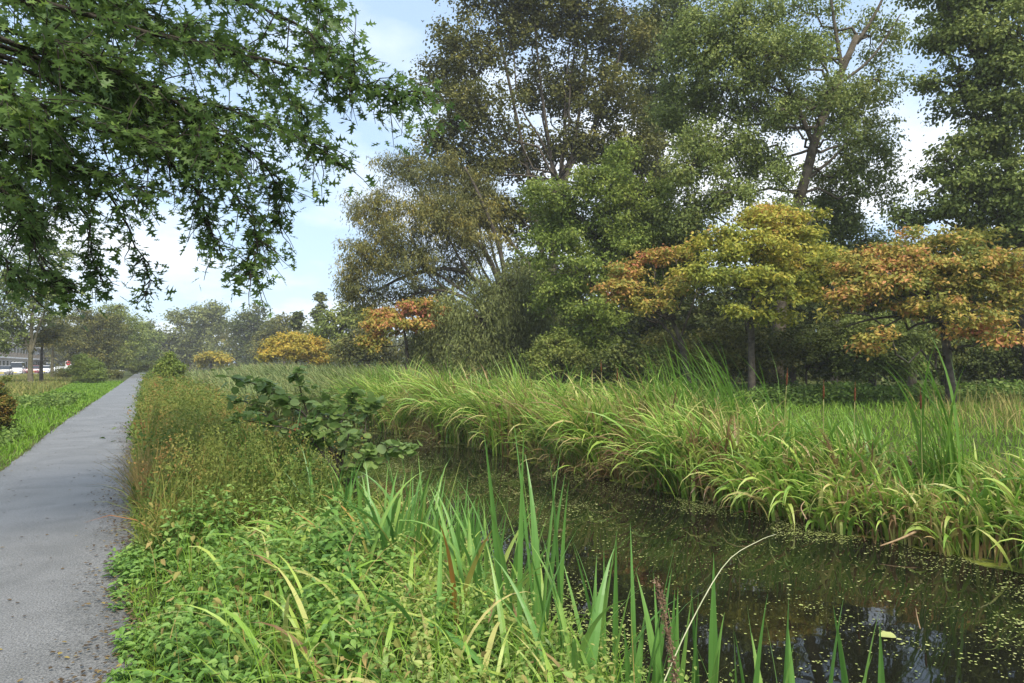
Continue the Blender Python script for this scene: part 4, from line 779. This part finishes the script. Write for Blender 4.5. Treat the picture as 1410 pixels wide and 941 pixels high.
# ------------------------------------------------------------------ broad-leaved sapling (alder) on the near bank
def sapling():
    bp = np.array([2.55, 8.2, float(ground_z(2.55, 8.2))-.03]); root = empty('alder_sapling', bp, 'broad leaved alder sapling on the near bank with round dark leaves over the water', 'sapling')
    Bt = Batch(); Bl = Batch()
    br = [[(470,640,8.3),(430,585,8.4),(395,545,8.4),(355,530,8.5),(308,517,8.5)],[(475,640,8.4),(440,600,8.6),(420,560,8.8),(411,525,8.8),(407,514,8.8)],
          [(455,640,8.0),(420,600,7.9),(370,585,7.8),(330,578,7.7)],[(480,650,8.4),(470,600,8.6),(455,560,8.8),(450,540,8.8)],[(485,655,8.4),(500,610,8.5),(505,575,8.6),(512,548,8.6)],
          [(490,660,8.2),(520,625,8.1),(545,615,8.0),(556,622,7.9)],[(465,640,8.6),(470,580,9.0),(485,550,9.1),(490,540,9.1)],
          [(470,650,8.1),(450,610,8.0),(430,590,7.9),(440,565,7.9)],[(480,660,8.0),(500,640,7.9),(510,620,7.8)],[(430,585,8.4),(400,560,8.3),(380,548,8.3),(362,525,8.3)],[(470,640,8.4),(400,600,8.2),(350,560,8.2),(330,552,8.2)],[(470,640,8.4),(480,600,8.3),(470,575,8.2),(430,575,8.2)],[(470,640,8.4),(480,600,8.0),(460,595,7.9),(400,600,7.8)]]
    for q in br:
        c = smooth_path([bp]+[at(*p_) for p_ in q], 18); tube(Bt, c, np.linspace(.016,.003,18), 5)
        for rep in range(15):
            k_ = int(rng.integers(7, 18)); dv = norm(rng.normal(size=(1,3)))[0]*np.array([1,1,.35]); e_ = c[k_]+dv*(.08+.2*rng.random())*(1.2-.5*k_/18)
            tube(Bt, curve(c[k_], e_, 3), [.003,.002,.0015], 3); m_ = 5 if rep % 2 else 4
            P = c[k_]+(e_-c[k_])*(.4+.9*rng.random((m_,1)))+rng.normal(size=(m_,3))*.025
            scatter_leaves(Bl, L_ROUND, P, .108, 1.0, None, .45, .2)
        scatter_leaves(Bl, L_ROUND, c[-1]+rng.normal(size=(4,3))*.035, .10, 1.0, None, .4, .1)
    Bt.build('stems', bark, root, True, bp)
    Bl.build('leaves', foliage('alder_leaf', [(0,(.14,.22,.06)),(.6,(.21,.31,.08)),(1,(.32,.41,.13))], 1.5, .2, .45, rough=.45, spec=.45), root, origin=bp)
sapling()

# ------------------------------------------------------------------ litter on the path
F_litter = foliage('fallen_leaf', [(0,(.05,.035,.02)),(.6,(.13,.09,.045)),(1,(.35,.28,.08))], 3, .2, .1)
B = Batch(); n = 340; y = 2+rng.random(n)**1.3*26; x = -1.7+1.7*rng.random(n); P = np.stack([x, y, np.full(n,.032)], 1); scatter_leaves(B, L_BROAD, P, .028, 3, None, .25)
n = 7000; y = 1.5+rng.random(n)*20; x = .05-np.abs(rng.normal(size=n))*.17*(.3+1.4*vnoise(y*4,y*0+2))+path_off(y)+.04; P = np.stack([x, y, np.full(n,.030)+.01*rng.random(n)], 1); scatter_leaves(B, L_BROAD, P, .024, 2, None, .35)
n = 700; y = 2+rng.random(n)*30; x = -1.72+np.abs(rng.normal(size=n))*.05+path_off(y); P = np.stack([x, y, np.full(n,.025)+.01*rng.random(n)], 1); scatter_leaves(B, L_BROAD, P, .024, 2, None, .35)
tag(B.build('leaf_litter', F_litter), 'small brown leaves and crumbs scattered on the path', 'leaf litter', kind='stuff')

# ------------------------------------------------------------------ litter bin by the path
def litter_bin():
    c = at(167, 520, 80); c[2] = float(ground_z(c[0], c[1])); root = empty('litter_bin', c, 'small dark litter bin with a pale lid on the grass beside the far path', 'litter bin')
    B = Batch(); tube(B, [c+np.array([0,0,z]) for z in (.12,.15,.85,.88)], [.2,.24,.27,.25], 14); B.build('body', noisy('bin_green', (.02,.035,.03), (.03,.05,.04), 6, .5), root, True, c)
    B = Batch(); tube(B, [c+np.array([0,0,z]) for z in (.89,.92,.97,1.02)], [.29,.31,.28,.1], 14); B.build('lid', noisy('bin_lid', (.4,.42,.42), (.5,.52,.52), 6, .5), root, True, c)
    B = Batch(); tube(B, [c+np.array([0,0,z]) for z in (0,.12)], [.05,.05], 8); B.build('post', noisy('bin_post', (.1,.1,.1), (.15,.15,.15), 6, .5), root, True, c)
litter_bin()

# ------------------------------------------------------------------ parked cars
m_glass, _, _ = principled('car_glass', (.02,.025,.03), .08, .6); m_tyre = noisy('tyre', (.02,.02,.02), (.035,.035,.035), 20, .9); m_rim = noisy('rim', (.35,.35,.36), (.5,.5,.5), 20, .35, .5, metal=.6)
m_lamp, _, _ = principled('headlight', (.35,.35,.35), .15, .6); m_plate, _, _ = principled('number_plate', (.75,.6,.08), .5)
PROF = {'hatchback': ([(-2.0,.35),(-2.02,.75),(-1.9,.95),(-1.2,1.02),(1.7,1.0),(1.95,.85),(2.0,.35)], [(-1.25,1.0),(-.45,1.45),(1.2,1.48),(1.85,.98)]),
        'van': ([(-2.3,.35),(-2.35,.85),(-2.2,1.1),(-1.6,1.2),(2.3,1.2),(2.35,.35)], [(-1.65,1.18),(-1.0,1.95),(2.2,2.0),(2.3,1.18)])}
def car(kind, colr, x, y, label):
    root = empty('parked_'+('van' if kind == 'van' else 'car'), (x, y, .012), label, 'van' if kind == 'van' else 'car', 'vehicles parked along the road'); body, cab = PROF[kind]
    paint, _, pb = principled('paint', colr, .25, .5); pb.inputs['Coat Weight'].default_value = .6
    def extr(pts, hw0, hw1, mat, name, par, bev=.06):
        bm = bmesh.new(); z0 = min(p[1] for p in pts); z1 = max(p[1] for p in pts)
        wv = lambda z: hw0+(hw1-hw0)*(z-z0)/max(z1-z0,1e-3)
        a = [bm.verts.new((-wv(z), p, z)) for p, z in pts]; b = [bm.verts.new((wv(z), p, z)) for p, z in pts]
        bm.faces.new(a[::-1]); bm.faces.new(b)
        for i in range(len(pts)): j = (i+1)%len(pts); bm.faces.new((a[i], a[j], b[j], b[i]))
        bmesh.ops.recalc_face_normals(bm, faces=bm.faces); bmesh.ops.bevel(bm, geom=bm.edges[:], offset=bev, segments=2, affect='EDGES')
        me = bpy.data.meshes.new(name); bm.to_mesh(me); bm.free(); o = bpy.data.objects.new(name, me); col.objects.link(o); o.parent = par; me.materials.append(mat); return o
    extr(body, .86, .84, paint, 'body', root)
    extr([(p*.985, z+.01) for p, z in cab], .80, .64, m_glass, 'windows', root, .03)
    ztop = max(z for _, z in cab); f0 = cab[1][0]; f1 = cab[2][0]
    extr([(f0-.02, ztop-.04), (f0, ztop+.03), (f1, ztop+.05), (f1+.05, ztop-.02)], .67, .62, paint, 'roof', root, .02)
    for s in (-1, 1):
        for yw in (body[0][0]+.75, body[-1][0]-.7):
            B = Batch(); c = np.array([s*.8, yw, .32]); tube(B, [c+np.array([q,0,0]) for q in (-.1,-.08,.08,.1)], [.27,.32,.32,.27], 16); t_ = B.build('wheel', m_tyre, root, True)
            B = Batch(); tube(B, [c+np.array([s*.085,0,0]), c+np.array([s*.108,0,0])], [.2,.17], 12); B.build('rim', m_rim, t_)
        B = Batch(); box_b(B, (s*.66-.11, body[1][0]-.02, .64), (s*.66+.11, body[1][0]+.1, .74)); B.build('headlight', m_lamp, root)
        B = Batch(); box_b(B, (s*.9-.06, f0-.35, ztop*.66), (s*.9+.06, f0-.2, ztop*.66+.12)); B.build('mirror', paint, root)
    B = Batch(); box_b(B, (-.25, body[0][0]-.035, .42), (.25, body[0][0]+.02, .53)); B.build('number_plate', m_plate, root)
for (k_, cl, px, d, lb) in [('hatchback',(.20,.20,.21),6,98,'grey car at the far left of the parked row'),('van',(.75,.76,.78),24,104,'white van with a dark windscreen left of the mossy tree trunk'),
     ('hatchback',(.22,.025,.04),47,112,'dark red car between the first two street trunks'),('hatchback',(.7,.71,.73),62,120,'white car between the second and third street trunks'),('van',(.72,.73,.74),70,130,'white van partly behind the third street trunk')]:
    p_ = at(px, 503, d); car(k_, cl, p_[0], p_[1], lb)

# red sign on its post and a low white wall beyond
p_ = at(94, 503, 118); root = empty('road_sign', (p_[0], p_[1], 0), 'red and white road sign on a post right of the parked vehicles', 'sign')
m_red, _, _ = principled('sign_red', (.55,.05,.05), .5); m_white, _, _ = principled('sign_white', (.75,.75,.75), .5); m_grey = noisy('galvanised', (.3,.3,.31), (.4,.4,.41), 10, .5, .4, metal=.5)
B = Batch(); tube(B, [(0,0,0),(0,0,2.9)], [.04,.04], 8); B.build('post', m_grey, root, True)
B = Batch(); box_b(B, (-.42,-.06,1.1), (.42,-.045,2.5)); B.build('sign_panel', m_white, root)
B = Batch(); tube(B, [(0,-.066,1.95),(0,-.09,1.95)], [.36,.36], 20); B.build('sign_disc', m_red, root)
B = Batch(); box_b(B, (-.24,-.1,1.9), (.24,-.091,2.0)); B.build('sign_bar', m_white, root)
a0 = at(78, 503, 128); a1 = at(103, 503, 132); B = Batch(); box_b(B, (a0[0], a0[1], 0), (a1[0]+.2, a0[1]+.2, 1.25)); box_b(B, (a0[0]-.05, a0[1]-.05, 1.25), (a1[0]+.25, a0[1]+.25, 1.33))
tag(B.build('garden_wall', noisy('white_render', (.6,.62,.62), (.7,.72,.72), 3, .8), origin=(a0[0],a0[1],0)), 'low pale wall to the right of the parked vans', 'wall')

# ------------------------------------------------------------------ apartment building behind the cars
def building():
    X0 = -23.5; y0, y1 = 70, 330; root = empty('apartment_building', (X0, y0, 0), 'long low brick apartment block with white balconies behind the parked cars', 'building')
    m_brick, n_, b_ = principled('brick', (.3,.2,.14), .85); bt = n_.nodes.new('ShaderNodeTexBrick'); bt.inputs['Scale'].default_value = 4; bt.inputs['Color1'].default_value = (.32,.22,.15,1); bt.inputs['Color2'].default_value = (.42,.31,.2,1); bt.inputs['Mortar'].default_value = (.4,.38,.34,1)
    t_ = n_.nodes.new('ShaderNodeTexCoord'); mp = n_.nodes.new('ShaderNodeMapping'); mp.inputs['Rotation'].default_value = (R(90),0,R(90)); n_.links.new(t_.outputs['Object'], mp.inputs[0]); n_.links.new(mp.outputs[0], bt.inputs[0]); n_.links.new(bt.outputs[0], b_.inputs['Base Color'])
    H = 9.2; B = Batch(); box_b(B, (-10, 0, 0), (0, y1-y0, H)); B.build('wall', m_brick, root)
    B = Batch(); box_b(B, (-10.3, -.3, H+.002), (.4, y1-y0+.3, H+.35)); B.build('roof', m_white2, root)
    n = int((y1-y0)/4.8)
    for f in range(3):
        z = .3+f*3.0
        for i in range(n):
            y = 1.2+i*4.8
            B = Batch(); box_b(B, (.003, y, z+.5 if f else z), (.05, y+2.6, z+2.3)); fr = B.build('window', m_white2, root)
            B = Batch()
            for q in range(2): box_b(B, (.052, y+.1+q*1.25, z+.62 if f else z+.1), (.07, y+1.2+q*1.25, z+2.2))
            B.build('pane', m_glass, fr)
            if f:
                B = Batch(); box_b(B, (.003, y-.4, z-.25), (1.5, y+3.4, z-.02)); bl = B.build('balcony', m_white2, root)
                B = Batch(); box_b(B, (1.38, y-.35, z), (1.46, y+3.35, z+.95)); B.build('balcony_panel', m_panel, bl)
        B = Batch(); box_b(B, (.004, 0, z-.25), (.12, y1-y0, z-.05)) if f else box_b(B, (.004, 0, .0), (.1, y1-y0, .25)); B.build('floor_band', m_white2, root)
m_white2 = noisy('white_paint', (.62,.62,.61), (.74,.74,.73), 2, .7); m_panel = noisy('balcony_panel', (.26,.20,.15), (.36,.28,.20), 2, .6)
building()
# ------------------------------------------------------------------ haze
m = bpy.data.materials.new('haze_air'); m.use_nodes = True; m.node_tree.nodes.clear(); o_ = m.node_tree.nodes.new('ShaderNodeOutputMaterial'); pv = m.node_tree.nodes.new('ShaderNodeVolumePrincipled')
pv.inputs['Color'].default_value = (.93,.96,1,1); pv.inputs['Density'].default_value = .0006; m.node_tree.links.new(pv.outputs[0], o_.inputs['Volume'])
B = Batch(); box_b(B, (-110, -60, -2.6), (190, 330, 42)); hz_ = B.build('haze', m); tag(hz_, 'thin damp haze in the air', 'haze', kind='stuff')
print('FACES', sum(len(m.polygons) for m in bpy.data.meshes))
